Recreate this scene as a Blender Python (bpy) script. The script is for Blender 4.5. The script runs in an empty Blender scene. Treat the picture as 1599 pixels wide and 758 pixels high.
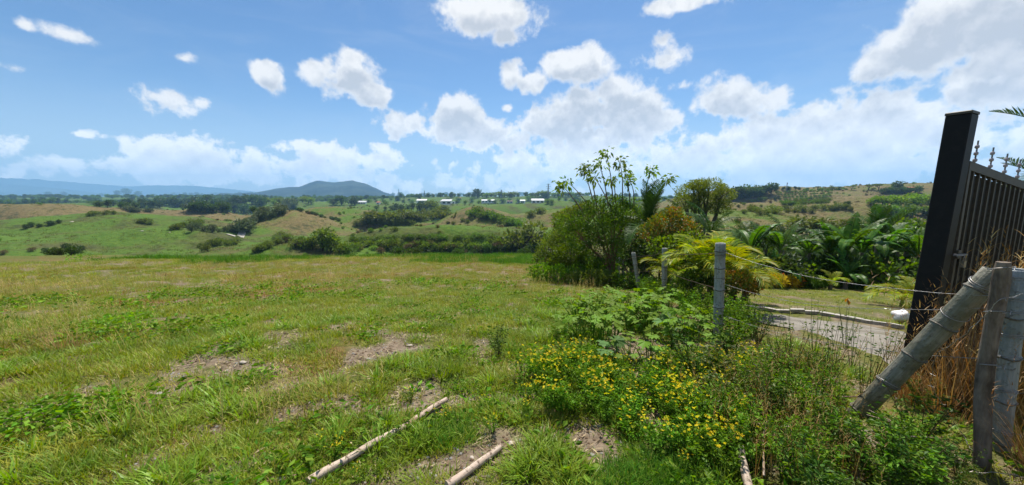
import bpy, math, random
import numpy as np
from math import radians as R, sin, cos, pi
from mathutils import Vector, Matrix, Euler

# ------------------------------------------------------------------ camera, world, sun, exposure
sc = bpy.context.scene
COL = sc.collection
rng = np.random.default_rng(7)
random.seed(7)
EYE, FPX, TILT = 1.6, 560.0, math.atan(73/560.0)
cam = bpy.data.cameras.new('camera'); camo = bpy.data.objects.new('camera', cam); COL.objects.link(camo)
camo.location = (0, 0, EYE); camo.rotation_euler = (pi/2-TILT, 0, 0)
cam.sensor_width = 36; cam.lens = FPX/1599*36; cam.clip_start = 0.05; cam.clip_end = 60000
sc.camera = camo
sc.view_settings.view_transform = 'Standard'; sc.view_settings.look = 'None'
sc.view_settings.gamma = 1; sc.view_settings.exposure = 0.62
cy = sc.cycles
cy.max_bounces = 7; cy.diffuse_bounces = 3; cy.glossy_bounces = 2; cy.transmission_bounces = 4
cy.transparent_max_bounces = 6; cy.volume_bounces = 1; cy.use_denoising = True
cy.sample_clamp_indirect = 4

SUN_EL, SUN_AZ = R(64), R(14)            # azimuth clockwise from +Y
sun = bpy.data.lights.new('sun', 'SUN'); suno = bpy.data.objects.new('sun', sun); COL.objects.link(suno)
sun.energy = 5.0; sun.angle = R(0.5); sun.color = (1, .95, .86)
sdir = Vector((sin(SUN_AZ)*cos(SUN_EL), cos(SUN_AZ)*cos(SUN_EL), sin(SUN_EL)))
suno.rotation_euler = sdir.to_track_quat('Z', 'Y').to_euler()

def ray(u, v):
    dx = (u-799.5)/FPX; dv = (v-379)/FPX; c, s = cos(TILT), sin(TILT)
    return np.array([dx, c-dv*s, -s-dv*c])
def W(u, v, D):                            # the point of the place seen at (u, v), D metres ahead
    d = ray(u, v); p = d*(D/d[1]); return np.array([p[0], p[1], p[2]+EYE])

class NT:
    def __init__(s, tree): s.t = tree; s.n = tree.nodes; s.l = tree.links
    def new(s, typ, ins=None, **kw):
        n = s.n.new(typ)
        for k, v in kw.items(): setattr(n, k, v)
        for k, v in (ins or {}).items():
            if isinstance(v, bpy.types.NodeSocket): s.l.new(v, n.inputs[k])
            else: n.inputs[k].default_value = v
        return n
    def m(s, op, a, b=0.0, c=0.0, clamp=False):
        n = s.new('ShaderNodeMath', {0: a, 1: b, 2: c}, operation=op); n.use_clamp = clamp; return n.outputs[0]
    def vm(s, op, a, b=(0, 0, 0)):
        n = s.new('ShaderNodeVectorMath', {0: a, 1: b}, operation=op); return n
    def mix(s, f, a, b):
        n = s.new('ShaderNodeMix', data_type='RGBA')
        for i, v in ((0, f), (6, a), (7, b)):
            if isinstance(v, bpy.types.NodeSocket): s.l.new(v, n.inputs[i])
            else: n.inputs[i].default_value = v if i == 0 else (*v[:3], 1)
        return n.outputs[2]
    def noise(s, vec, scale, detail=3, rough=.55, dist=0):
        n = s.new('ShaderNodeTexNoise', {'Scale': scale, 'Detail': detail, 'Roughness': rough, 'Distortion': dist})
        if vec is not None: s.l.new(vec, n.inputs['Vector'])
        return n.outputs['Fac']
    def ss(s, x, a, b):
        n = s.new('ShaderNodeMapRange', {'Value': x, 'From Min': a, 'From Max': b}, interpolation_type='SMOOTHSTEP'); return n.outputs[0]
    def ramp(s, f, stops):
        n = s.new('ShaderNodeValToRGB', {0: f}); e = n.color_ramp.elements
        while len(e) < len(stops): e.new(.5)
        for q, (p, c) in zip(e, stops): q.position = p; q.color = (*c, 1)
        return n.outputs[0]

def build_world():
    w = bpy.data.worlds.new('World'); sc.world = w; w.use_nodes = True
    t = NT(w.node_tree); t.n.clear()
    sky = t.new('ShaderNodeTexSky', sky_type='NISHITA', sun_disc=False, sun_elevation=SUN_EL, sun_rotation=SUN_AZ,
                altitude=900, air_density=1.0, dust_density=0.6, ozone_density=2.2)
    hs = t.new('ShaderNodeHueSaturation', {'Hue': .5, 'Saturation': 1.2, 'Value': 1.15, 'Color': sky.outputs[0]})
    # clouds: direction -> (azimuth, elevation); puffs are ellipses broken up by noise
    clouds = [  # u, v, half-width, half-height in the photograph, weight
        (270,155,58,22,1),(240,150,24,24,.9),(312,162,24,16,.9),
        (100,52,46,17,.62),(40,40,20,12,.5),(284,91,26,12,.55),(421,119,29,22,.9),(20,105,34,9,.35),
        (123,209,42,10,.95),
        (550,118,62,38,1.05),(492,112,32,24,.95),(585,145,32,26,1),(552,92,28,18,1),
        (775,25,82,40,1.1),(790,55,32,24,.9),(720,15,40,20,.9),
        (798,115,22,26,.75),(828,132,26,16,.8),(793,168,13,8,.8),
        (710,188,58,40,1.1),(640,195,40,26,1),(755,208,46,30,1),(800,225,40,20,.8),(618,190,20,14,.8),
        (907,102,56,32,1.1),(880,95,34,20,1),
        (905,180,62,46,1.15),(845,190,34,20,.95),(985,185,80,44,1.15),(940,215,90,28,1.0),(960,145,44,24,.9),(1040,190,40,30,1),
        (1040,95,50,30,.55),(1030,66,28,16,.5),(1070,135,46,16,.48),
        (1150,158,82,32,1.1),(1120,160,50,28,1),(1195,155,40,26,.9),
        (1440,70,110,56,1.1),(1520,20,130,56,1.15),(1370,95,50,40,.9),(1470,30,70,40,1),(1590,60,80,60,1),
        (1560,110,80,36,1),(1520,150,80,44,1.05),(1599,130,90,60,1.05),
        (1330,200,160,58,1.15),(1400,170,70,40,1.05),(1230,215,120,50,1.05),(1480,200,150,70,1.1),
        (1120,225,70,34,1.0),(1100,250,150,40,.95),(1250,262,220,40,1),(1450,262,250,40,1),(1650,240,200,90,1.05),
        (930,245,120,34,.95),(800,255,60,26,.85),(840,275,120,26,.8),(1000,265,150,30,.9),
        (250,238,80,26,1),(200,228,30,22,.9),(330,245,60,22,.95),(390,245,24,18,.9),(110,252,80,24,.7),(20,225,55,20,.85),
        (300,266,240,22,.85),(120,270,180,20,.55),
        (540,246,100,18,1),(500,235,56,14,.9),(600,255,50,14,.9),(590,231,18,10,.8),(480,262,100,18,.85),(690,285,80,16,.6),(560,280,160,20,.55),
        (760,292,200,14,.5),(1070,5,60,14,.5)]
    g = bpy.data.node_groups.new('cloud_field', 'ShaderNodeTree')
    g.interface.new_socket('P', in_out='INPUT', socket_type='NodeSocketVector')
    g.interface.new_socket('Dir', in_out='INPUT', socket_type='NodeSocketVector')
    g.interface.new_socket('Density', in_out='OUTPUT', socket_type='NodeSocketFloat')
    q = NT(g); gi = q.new('NodeGroupInput'); go = q.new('NodeGroupOutput')
    P, Dv = gi.outputs[0], gi.outputs[1]
    acc = None
    for (u, v, a, b, wt) in clouds:
        d = ray(u, v); d /= np.linalg.norm(d); az = math.atan2(d[0], d[1]); el = math.asin(d[2])
        dl = ray(u-a, v); dr = ray(u+a, v); aw = (math.atan2(dr[0], dr[1])-math.atan2(dl[0], dl[1]))/2
        du, dd = ray(u, v-b), ray(u, v+b)
        eh = (math.asin(du[2]/np.linalg.norm(du))-math.asin(dd[2]/np.linalg.norm(dd)))/2
        s1 = q.vm('SUBTRACT', P, (az, el, 0)).outputs[0]
        s2 = q.vm('MULTIPLY', s1, (1/aw, 1/eh, 0)).outputs[0]
        L = q.vm('LENGTH', s2).outputs['Value']
        e = q.m('MULTIPLY_ADD', L, -.85*wt, wt)                 # wt at the centre
        acc = e if acc is None else q.m('SMOOTH_MAX', acc, e, .18)
    # the same kind of sky goes on outside the picture
    pz = q.noise(Dv, 3.1, 2, .5)
    gen = q.m('MULTIPLY_ADD', pz, 4.2, -2.25)
    sp = q.new('ShaderNodeSeparateXYZ', {0: P}).outputs
    outside = q.m('MULTIPLY', q.ss(q.m('ABSOLUTE', sp[0]), 1.0, 1.25), 1.0)
    outside = q.m('MAXIMUM', outside, q.ss(sp[1], .6, .8))
    gen = q.m('MULTIPLY_ADD', q.m('SUBTRACT', 1.0, outside), -3.0, gen)
    acc = q.m('MAXIMUM', acc, gen)
    n1 = q.noise(Dv, 9.0, 8, .60, .25)
    n2 = q.noise(Dv, 26.0, 5, .6)
    dens = q.m('MULTIPLY_ADD', q.m('SUBTRACT', n1, .5), 2.1, q.m('ADD', acc, .06))
    lowk = q.ss(sp[1], .30, .06)
    dens = q.m('MULTIPLY_ADD', q.m('SUBTRACT', n2, .5), q.m('MULTIPLY_ADD', lowk, 1.5, .8), dens)
    q.l.new(dens, go.inputs[0])
    tc = t.new('ShaderNodeTexCoord').outputs['Generated']
    D = t.vm('NORMALIZE', tc).outputs[0]
    s = t.new('ShaderNodeSeparateXYZ', {0: D}).outputs
    az = t.m('ARCTAN2', s[0], s[1]); el = t.m('ARCSINE', s[2])
    P = t.new('ShaderNodeCombineXYZ', {0: az, 1: el}).outputs[0]
    def field(off):
        n = t.new('ShaderNodeGroup'); n.node_tree = g
        up = t.new('ShaderNodeCombineXYZ', {off[0]: t.m('MULTIPLY_ADD', el, .10*off[1], .014*off[1])}).outputs[0] if off[1] else None
        u2 = t.new('ShaderNodeCombineXYZ', {2: t.m('MULTIPLY_ADD', el, .10*off[1], .014*off[1])}).outputs[0]
        t.l.new(t.vm('ADD', P, up).outputs[0] if off[1] else P, n.inputs[0])
        t.l.new(t.vm('ADD', D, u2).outputs[0] if off[1] else D, n.inputs[1])
        return n.outputs[0]
    d0 = field((0, 0)); d1 = field((1, 1.0))
    mask = t.m('MULTIPLY', t.ss(d0, .10, .52), 1.0)
    shade = t.ss(d1, -.15, .75)
    thick = t.ss(d0, .2, .7)
    shade = t.m('MULTIPLY', shade, thick)
    shade = t.m('MULTIPLY', shade, t.m('MULTIPLY_ADD', t.ss(el, .04, .26), .62, .38))
    fine = t.noise(D, 14.0, 6, .6)
    fine2 = t.noise(t.vm('ADD', D, (0, 0, .022)).outputs[0], 14.0, 6, .6)
    shade = t.m('MULTIPLY_ADD', t.m('SUBTRACT', fine2, fine), 2.4, shade)
    shade = t.m('MULTIPLY_ADD', t.m('SUBTRACT', fine, .5), .3, shade, clamp=True)
    ccol = t.ramp(shade, [(0, (9.3, 9.15, 8.95)), (.3, (8.0, 8.0, 8.0)), (.7, (6.7, 6.8, 7.1)), (1, (5.5, 5.75, 6.2))])
    boost = t.m('MULTIPLY_ADD', t.ss(el, .22, .03), .42, 1.0)
    bv = t.new('ShaderNodeCombineXYZ', {0: boost, 1: boost, 2: boost}).outputs[0]
    ccol = t.vm('MULTIPLY', ccol, bv).outputs[0]
    # thin veil of high cloud, thicker to the right
    veil = t.noise(t.vm('MULTIPLY', D, (2.2, 2.2, 9.0)).outputs[0], 1.6, 6, .6, .8)
    veil = t.m('MULTIPLY', t.ss(veil, .42, .8), .12)
    low = t.m('MULTIPLY', t.ss(el, .26, .0), .55)
    low = t.m('MULTIPLY', low, t.ss(el, -.02, .01))
    base = t.mix(veil, hs.outputs[0], (7.2, 7.5, 8.0))
    base = t.mix(low, base, (5.6, 6.9, 8.4))
    mask = t.m('MULTIPLY', mask, t.ss(el, -.012, .018))
    col = t.mix(mask, base, ccol)
    bg = t.new('ShaderNodeBackground', {'Color': col, 'Strength': .070})
    out = t.new('ShaderNodeOutputWorld', {'Surface': bg.outputs[0]})
    w.cycles.sampling_method = 'MANUAL'; w.cycles.sample_map_resolution = 512
build_world()
# ------------------------------------------------------------------ helpers
def tag(o, label=None, cat=None, group=None, kind=None):
    if label: o['label'] = label
    if cat: o['category'] = cat
    if group: o['group'] = group
    if kind: o['kind'] = kind
    return o
def empty(name, loc=(0, 0, 0), rot=(0, 0, 0), scale=1.0):
    o = bpy.data.objects.new(name, None); COL.objects.link(o)
    o.location = loc; o.rotation_euler = rot; o.scale = (scale,)*3 if not hasattr(scale, '__len__') else scale
    o.empty_display_size = .05
    return o
def link(name, me, parent=None, loc=(0, 0, 0), rot=(0, 0, 0), scale=1.0):
    o = bpy.data.objects.new(name, me); COL.objects.link(o)
    if parent is not None: o.parent = parent
    o.location = loc; o.rotation_euler = rot
    o.scale = (scale,)*3 if not hasattr(scale, '__len__') else scale
    return o

def _hash(ix, iy, s):
    n = (ix.astype(np.int64)*374761393 + iy.astype(np.int64)*668265263 + s*1274126177) & 0xffffffff
    n = ((n ^ (n >> 13))*1274126177) & 0xffffffff
    return ((n ^ (n >> 16)) & 0xffff)/65535.0
def vnoise(x, y, s=0):
    x = np.asarray(x, float); y = np.asarray(y, float)
    ix = np.floor(x); iy = np.floor(y); fx = x-ix; fy = y-iy
    fx = fx*fx*(3-2*fx); fy = fy*fy*(3-2*fy)
    a = _hash(ix, iy, s); b = _hash(ix+1, iy, s); c = _hash(ix, iy+1, s); d = _hash(ix+1, iy+1, s)
    return (a*(1-fx)+b*fx)*(1-fy)+(c*(1-fx)+d*fx)*fy
def fbm(x, y, s=0, o=4):
    t = 0; a = .5; f = 1.0; n = 0
    for k in range(o):
        t = t+a*vnoise(x*f+17.3*k, y*f-9.1*k, s+k); n += a; a *= .5; f *= 2.03
    return t/n
def sstep(x, a, b):
    t = np.clip((x-a)/(b-a), 0, 1); return t*t*(3-2*t)

class G:
    """collects verts, faces (tri/quad), material indices and a per-vertex tint, then links one mesh"""
    def __init__(s): s.V = []; s.T = []; s.F3 = []; s.F4 = []; s.M3 = []; s.M4 = []; s.n = 0
    def add(s, V, F, tint=.5, mi=0):
        V = np.asarray(V, float).reshape(-1, 3); F = np.asarray(F, int)
        s.V.append(V); s.T.append(np.broadcast_to(np.asarray(tint, float), (len(V),)))
        if F.shape[1] == 3: s.F3.append(F+s.n); s.M3.append(np.full(len(F), mi))
        else: s.F4.append(F+s.n); s.M4.append(np.full(len(F), mi))
        s.n += len(V); return s
    def mesh(s, name, mats, smooth=False):
        me = bpy.data.meshes.new(name)
        V = np.concatenate(s.V) if s.V else np.zeros((0, 3))
        F3 = np.concatenate(s.F3) if s.F3 else np.zeros((0, 3), int)
        F4 = np.concatenate(s.F4) if s.F4 else np.zeros((0, 4), int)
        me.vertices.add(len(V)); me.vertices.foreach_set('co', V.ravel())
        me.loops.add(F3.size+F4.size)
        me.loops.foreach_set('vertex_index', np.concatenate([F3.ravel(), F4.ravel()]).astype(np.int32))
        me.polygons.add(len(F3)+len(F4))
        st = np.concatenate([np.arange(len(F3))*3, F3.size+np.arange(len(F4))*4]).astype(np.int32)
        me.polygons.foreach_set('loop_start', st)
        mi = np.concatenate((s.M3 or [np.zeros(0)])+(s.M4 or [np.zeros(0)])).astype(np.int32)
        me.polygons.foreach_set('material_index', mi)
        me.polygons.foreach_set('use_smooth', np.full(len(mi), bool(smooth)))
        a = me.attributes.new('tint', 'FLOAT', 'POINT'); a.data.foreach_set('value', np.concatenate(s.T).astype(np.float32) if s.T else [])
        for m in (mats if isinstance(mats, (list, tuple)) else [mats]): me.materials.append(m)
        me.update(calc_edges=True); me.validate()
        return me
    def tube(s, pts, rad, n=6, tint=.5, mi=0, cap=True):
        pts = np.asarray(pts, float); k = len(pts); rad = np.broadcast_to(np.asarray(rad, float), (k,))
        tg = np.gradient(pts, axis=0); tg /= np.linalg.norm(tg, axis=1)[:, None]+1e-12
        up = np.array([0, 0, 1.]) if abs(tg[:, 2]).mean() < .8 else np.array([1., 0, 0])
        a = np.cross(tg, up); a /= np.linalg.norm(a, axis=1)[:, None]+1e-12; b = np.cross(tg, a)
        th = np.arange(n)*2*pi/n
        V = pts[:, None]+rad[:, None, None]*(a[:, None]*np.cos(th)[None, :, None]+b[:, None]*np.sin(th)[None, :, None])
        i = np.arange(k-1)[:, None]*n; j = np.arange(n)[None]; j2 = (j+1) % n
        F = np.stack([i+j, i+j2, i+n+j2, i+n+j], -1).reshape(-1, 4)
        s.add(V, F, tint, mi)
        if cap:
            for e, o in ((0, 1), (k-1, -1)):
                c = pts[e]; r = V[e]; q = np.arange(n)
                s.add(np.vstack([r, c]), np.stack([q, (q+1) % n, np.full(n, n)], -1)[:, ::o], tint, mi)
        return s
    def box(s, c, h, M=None, tint=.5, mi=0):
        c = np.asarray(c, float); h = np.asarray(h, float)
        v = np.array([[x, y, z] for x in (-1, 1) for y in (-1, 1) for z in (-1, 1)], float)*h
        if M is not None: v = v@np.asarray(M).T
        s.add(v+c, [[0, 1, 3, 2], [4, 6, 7, 5], [0, 4, 5, 1], [2, 3, 7, 6], [0, 2, 6, 4], [1, 5, 7, 3]], tint, mi); return s
    def leaves(s, P, up, size, aspect=.5, tint=None, mi=0, fold=.18, droop=.0, rg=None):
        """one folded leaf per point of P, its blade along a random direction near `up`"""
        g = rg or rng; n = len(P); P = np.asarray(P, float)
        d = np.asarray(up, float)+0*P; d = d/(np.linalg.norm(d, axis=1)[:, None]+1e-9)
        r = g.normal(size=(n, 3)); w = np.cross(d, r); w /= np.linalg.norm(w, axis=1)[:, None]+1e-9
        nn = np.cross(w, d)
        L = (np.asarray(size)*g.uniform(.7, 1.3, n))[:, None]; B = L*aspect*.5
        base = P; mid = P+d*L*.45+nn*L*fold*.3
        l = mid-w*B-nn*L*fold; rr = mid+w*B-nn*L*fold; tip = P+d*L-np.array([0, 0, 1])*L*droop
        V = np.stack([base, l, tip, rr], 1).reshape(-1, 3)
        i = np.arange(n)*4
        F = np.concatenate([np.stack([i, i+2, i+1], -1), np.stack([i, i+3, i+2], -1)])
        t = g.uniform(0, 1, n) if tint is None else np.broadcast_to(tint, (n,))
        s.add(V, F, np.repeat(t, 4), mi); return s
    def blades(s, base, L, wid, az, lean, curl, tint, nseg=3, mi=0):
        """grass blades: arrays of base points, lengths, widths, headings, leans"""
        n = len(base); base = np.asarray(base, float)
        h = np.stack([np.cos(az), np.sin(az), 0*az], -1); sd = np.stack([-np.sin(az), np.cos(az), 0*az], -1)
        V = []; p = base.copy(); ang = lean.copy()
        for k in range(nseg+1):
            wk = (wid*(1-(k/nseg)**1.6)*.5)[:, None]
            if k == nseg: V.append(p)
            else: V += [p-sd*wk, p+sd*wk]
            p = p+(h*np.sin(ang)[:, None]+np.array([0, 0, 1])*np.cos(ang)[:, None])*(L/nseg)[:, None]
            ang = ang+curl/nseg
        m = 2*nseg+1; V = np.stack(V, 1).reshape(-1, 3); i = np.arange(n)*m
        F = [np.stack([i+2*k, i+2*k+1, i+2*k+3, i+2*k+2], -1) for k in range(nseg-1)]
        t = np.repeat(tint, m)
        b0 = s.n; s.add(V, np.concatenate(F), t, mi)
        s.F3.append(np.stack([i+m-3, i+m-2, i+m-1], -1)+b0); s.M3.append(np.full(n, mi)); return s

def blob_points(blobs, n, shell=.55, g=None):
    """n points spread through ellipsoids (centre, radii), denser near the skin; also the outward direction"""
    g = g or rng; vol = np.array([b[1][0]*b[1][1]*b[1][2] for b in blobs])**.67; vol /= vol.sum()
    k = g.choice(len(blobs), n, p=vol); c = np.array([b[0] for b in blobs], float)[k]; r = np.array([b[1] for b in blobs], float)[k]
    d = g.normal(size=(n, 3)); d /= np.linalg.norm(d, axis=1)[:, None]
    rad = shell+(1-shell)*g.uniform(0, 1, n)**.6
    rad *= 1+.16*np.sin(d[:, 0]*5+k)+.14*np.sin(d[:, 1]*6+2*k)*np.sin(d[:, 2]*5)
    return c+d*r*rad[:, None], d

# ------------------------------------------------------------------ materials
MATS = {}
def pmat(name):
    m = bpy.data.materials.new(name); m.use_nodes = True; m.node_tree.nodes.clear(); MATS[name] = m
    return m, NT(m.node_tree)
def finish(t, col, rough=.6, spec=.3, normal=None, metal=0, trans=0, tcol=None):
    ins = {'Base Color': col if isinstance(col, bpy.types.NodeSocket) else (*col, 1), 'Roughness': rough, 'Specular IOR Level': spec, 'Metallic': metal}
    p = t.new('ShaderNodeBsdfPrincipled', ins)
    if normal is not None: t.l.new(normal, p.inputs['Normal'])
    sh = p.outputs[0]
    if trans:
        tr = t.new('ShaderNodeBsdfTranslucent', {'Color': tcol if tcol is not None else (col if isinstance(col, bpy.types.NodeSocket) else (*col, 1))})
        sh = t.new('ShaderNodeMixShader', {0: trans, 1: sh, 2: tr.outputs[0]}).outputs[0]
    t.new('ShaderNodeOutputMaterial', {'Surface': sh})
def leafmat(name, stops, trans=.3, rough=.5, spec=.25, vary=.25, patch=None):
    """leaf colours picked by the per-leaf tint, shifted per plant; patch = (scale, colours) of a drier growth"""
    m, t = pmat(name)
    a = t.new('ShaderNodeAttribute', attribute_name='tint').outputs['Fac']
    oi = t.new('ShaderNodeObjectInfo').outputs['Random']
    c = t.ramp(a, stops)
    if patch:
        pos = t.new('ShaderNodeNewGeometry').outputs['Position']
        for (scale, lo, hi, col, amt) in patch:
            n = t.noise(pos, scale, 3, .6)
            n = t.m('MULTIPLY_ADD', t.m('SUBTRACT', a, .5), .25, n)
            n = t.m('MULTIPLY_ADD', t.m('SUBTRACT', oi, .5), .12, n)
            c = t.mix(t.m('MULTIPLY', t.ss(n, lo, hi), amt), c, col)
    v = t.m('MULTIPLY_ADD', t.m('SUBTRACT', oi, .5), vary*2, 1.0)
    hv = t.new('ShaderNodeHueSaturation', {'Hue': t.m('MULTIPLY_ADD', t.m('SUBTRACT', oi, .5), .03, .5), 'Saturation': 1.0, 'Value': v, 'Color': c}).outputs[0]
    tc = t.new('ShaderNodeHueSaturation', {'Hue': .49, 'Saturation': 1.15, 'Value': 1.5, 'Color': hv}).outputs[0]
    finish(t, hv, rough, spec, trans=trans, tcol=tc)
    return m
def bump(t, h, d=.02, s=.6): return t.new('ShaderNodeBump', {'Height': h, 'Distance': d, 'Strength': s}).outputs[0]

leafmat('grass_short', [(0, (.15, .21, .014)), (.5, (.23, .31, .02)), (.85, (.32, .36, .035)), (1, (.46, .37, .12))], .3, .5,
        patch=[(.8, .50, .60, (.35, .32, .035), .75), (1.7, .54, .64, (.085, .21, .012), .8), (1.15, .59, .69, (.20, .12, .035), .5)])
leafmat('grass_broad', [(0, (.12, .205, .014)), (.6, (.19, .31, .022)), (1, (.28, .36, .04))], .3, .45,
        patch=[(.7, .56, .68, (.20, .235, .03), .6)])
leafmat('grass_field', [(0, (.17, .215, .016)), (.5, (.26, .305, .022)), (.8, (.34, .35, .04)), (1, (.46, .38, .12))], .3, .5,
        patch=[(.16, .48, .60, (.33, .30, .035), .6), (.9, .55, .65, (.09, .20, .012), .7), (.42, .57, .69, (.26, .17, .045), .5), (.09, .60, .70, (.07, .17, .014), .6)])
leafmat('grass_lush', [(0, (.045, .13, .010)), (.6, (.085, .21, .016)), (1, (.16, .26, .03))], .3, .5, .07, patch=[(.25, .55, .7, (.2, .23, .03), .5)])
leafmat('grass_pasture', [(0, (.06, .095, .014)), (.5, (.09, .13, .018)), (1, (.17, .16, .045))], .3, .6, .07, patch=[(.03, .45, .58, (.19, .15, .06), .8)])
leafmat('grass_rust', [(0, (.20, .10, .035)), (.5, (.30, .19, .06)), (.8, (.25, .24, .035)), (1, (.42, .33, .13))], .25, .6, .07)
leafmat('grass_dry', [(0, (.36, .27, .09)), (.5, (.48, .37, .15)), (1, (.30, .28, .07))], .25, .6, .07)
leafmat('stalk_rust', [(0, (.22, .11, .03)), (.5, (.36, .21, .07)), (1, (.45, .32, .13))], .2, .6)
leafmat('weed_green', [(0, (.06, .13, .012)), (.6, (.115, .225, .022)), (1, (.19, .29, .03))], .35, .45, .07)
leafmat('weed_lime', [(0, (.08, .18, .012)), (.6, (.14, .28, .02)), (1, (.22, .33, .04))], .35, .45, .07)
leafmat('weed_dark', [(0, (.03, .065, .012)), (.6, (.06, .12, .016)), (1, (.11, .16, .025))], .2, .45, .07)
leafmat('castor_leaf', [(0, (.09, .17, .015)), (.6, (.15, .25, .022)), (1, (.21, .30, .035))], .35, .55, .12)
leafmat('squash_leaf', [(0, (.08, .17, .04)), (1, (.13, .23, .07))], .3, .6, .12)
leafmat('petal_yellow', [(0, (.74, .56, .01)), (.6, (.80, .68, .02)), (1, (.70, .48, .01))], .3, .5, vary=.1)
leafmat('shrub_olive', [(0, (.065, .095, .018)), (.6, (.11, .15, .025)), (1, (.16, .18, .04))], .42, .5)
leafmat('shrub_green', [(0, (.05, .10, .014)), (.6, (.09, .165, .02)), (1, (.145, .215, .03))], .42, .5)
leafmat('shrub_dark', [(0, (.026, .052, .014)), (.6, (.048, .086, .018)), (1, (.08, .12, .026))], .42, .5)
leafmat('shrub_lime', [(0, (.08, .15, .015)), (.6, (.13, .21, .02)), (1, (.19, .26, .035))], .42, .5)
leafmat('shrub_brown', [(0, (.10, .075, .03)), (.6, (.15, .11, .045)), (1, (.12, .13, .035))], .2, .6)
leafmat('shrub_grey', [(0, (.07, .095, .04)), (.6, (.10, .13, .05)), (1, (.13, .15, .07))], .25, .6)
leafmat('rain_tree', [(0, (.08, .115, .014)), (.6, (.15, .19, .022)), (1, (.21, .235, .04))], .42, .5)
leafmat('orange_leaf', [(0, (.08, .13, .02)), (.5, (.14, .17, .02)), (.72, (.27, .17, .03)), (1, (.38, .14, .03))], .25, .45)
leafmat('croton_yellow', [(0, (.55, .40, .02)), (.6, (.62, .48, .03)), (.85, (.30, .30, .03)), (1, (.5, .12, .02))], .25, .4)
leafmat('croton_red', [(0, (.40, .05, .02)), (.5, (.5, .12, .02)), (1, (.12, .10, .02))], .2, .4)
leafmat('palm_yellow', [(0, (.09, .17, .02)), (.45, (.19, .26, .025)), (.75, (.36, .35, .03)), (1, (.46, .36, .03))], .4, .45, .12, .2)
leafmat('palm_green', [(0, (.022, .060, .012)), (.6, (.045, .095, .018)), (1, (.085, .13, .03))], .22, .45, .12, .25)
leafmat('palm_dead', [(0, (.34, .28, .18)), (1, (.45, .40, .30))], .2, .6)
leafmat('banana_leaf', [(0, (.035, .09, .014)), (.5, (.065, .15, .02)), (1, (.13, .215, .035))], .36, .42, .12, .3)
leafmat('litter', [(0, (.30, .22, .12)), (.5, (.42, .34, .2)), (1, (.18, .11, .05))], 0, .8)

def bark(name, a, b, scale=14, d=.01, rough=.85):  # streaked along the stem
    m, t = pmat(name)
    co = t.new('ShaderNodeTexCoord').outputs['Object']
    st = t.vm('MULTIPLY', co, (1, 1, .22)).outputs[0]
    n = t.noise(st, scale, 6, .65, .4); n2 = t.noise(co, scale*.3, 3)
    c = t.mix(t.ss(t.m('MULTIPLY_ADD', n2, .5, t.m('MULTIPLY', n, .6)), .35, .75), a, b)
    finish(t, c, rough, .2, bump(t, n, d))
    return m
bark('bark', (.10, .075, .05), (.22, .17, .12)); bark('bark_red', (.16, .08, .045), (.30, .18, .11))
bark('bark_dark', (.045, .035, .025), (.11, .09, .065))
bark('palm_trunk', (.10, .085, .06), (.20, .17, .12), 8)
bark('old_wood', (.06, .042, .03), (.27, .215, .165), 26, .03)

def bamboo_mat(name, a, b, lich, dirt):
    m, t = pmat(name)
    co = t.new('ShaderNodeTexCoord').outputs['Object']
    st = t.noise(t.vm('MULTIPLY', co, (1, 1, .06)).outputs[0], 60, 4, .6)
    bl = t.noise(co, 7, 5, .6); sp = t.noise(co, 38, 4, .7)
    c = t.mix(t.ss(st, .35, .7), a, b)
    c = t.mix(t.m('MULTIPLY', t.ss(bl, .44, .62), .9), c, lich)
    c = t.mix(t.m('MULTIPLY', t.ss(sp, .54, .66), .85), c, dirt)
    c = t.mix(t.m('MULTIPLY', t.ss(t.noise(t.vm('MULTIPLY', co, (1, 1, .3)).outputs[0], 16, 5, .7), .55, .68), .6), c, (.24, .19, .13))
    finish(t, c, .45, .4, bump(t, t.m('MULTIPLY_ADD', st, .8, sp), .008, .8))
    return m
bamboo_mat('bamboo_grey', (.26, .27, .25), (.36, .36, .33), (.20, .22, .19), (.10, .095, .08))
bamboo_mat('bamboo_blue', (.20, .23, .24), (.32, .34, .34), (.16, .19, .19), (.09, .09, .085))
bamboo_mat('bamboo_olive', (.16, .15, .10), (.28, .26, .20), (.11, .105, .065), (.06, .05, .035))
bamboo_mat('bamboo_dark', (.10, .085, .065), (.15, .13, .10), (.08, .07, .05), (.05, .04, .03))
def pole_mat():
    m, t = pmat('pole_wood')
    co = t.new('ShaderNodeTexCoord').outputs['Object']
    st = t.noise(t.vm('MULTIPLY', co, (1, 1, .08)).outputs[0], 70, 5, .65)
    sp = t.noise(co, 26, 5, .7); bl = t.noise(co, 5, 4, .6)
    c = t.mix(t.ss(st, .3, .75), (.36, .26, .19), (.55, .45, .36))
    c = t.mix(t.m('MULTIPLY', t.ss(bl, .47, .60), .85), c, (.24, .145, .085))
    c = t.mix(t.m('MULTIPLY', t.ss(sp, .53, .62), .85), c, (.09, .058, .036))
    finish(t, c, .75, .25, bump(t, t.m('MULTIPLY_ADD', sp, .6, st), .006, .7))
pole_mat()
def flat(name, c, rough=.6, metal=0, spec=.4, n=0, c2=None, scale=8):
    m, t = pmat(name)
    if c2 is None: c2 = tuple(x*.75 for x in c)
    co = t.new('ShaderNodeTexCoord').outputs['Object']
    k = t.noise(co, scale, 5, .65)
    finish(t, t.mix(t.ss(k, .4, .7), c, c2), rough, spec, bump(t, k, n) if n else None, metal)
    return m
flat('gate_paint', (.008, .008, .009), .55, 0, .2, 0, (.013, .012, .012), 20)
flat('gate_olive', (.075, .062, .042), .55, 0, .4, .001, (.05, .04, .028), 24)
flat('gate_sheet', (.010, .010, .011), .5, 0, .4, .001, (.018, .017, .016), 10)
flat('wire_steel', (.34, .34, .34), .45, .7, .5, 0, (.22, .17, .13), 30)
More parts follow.
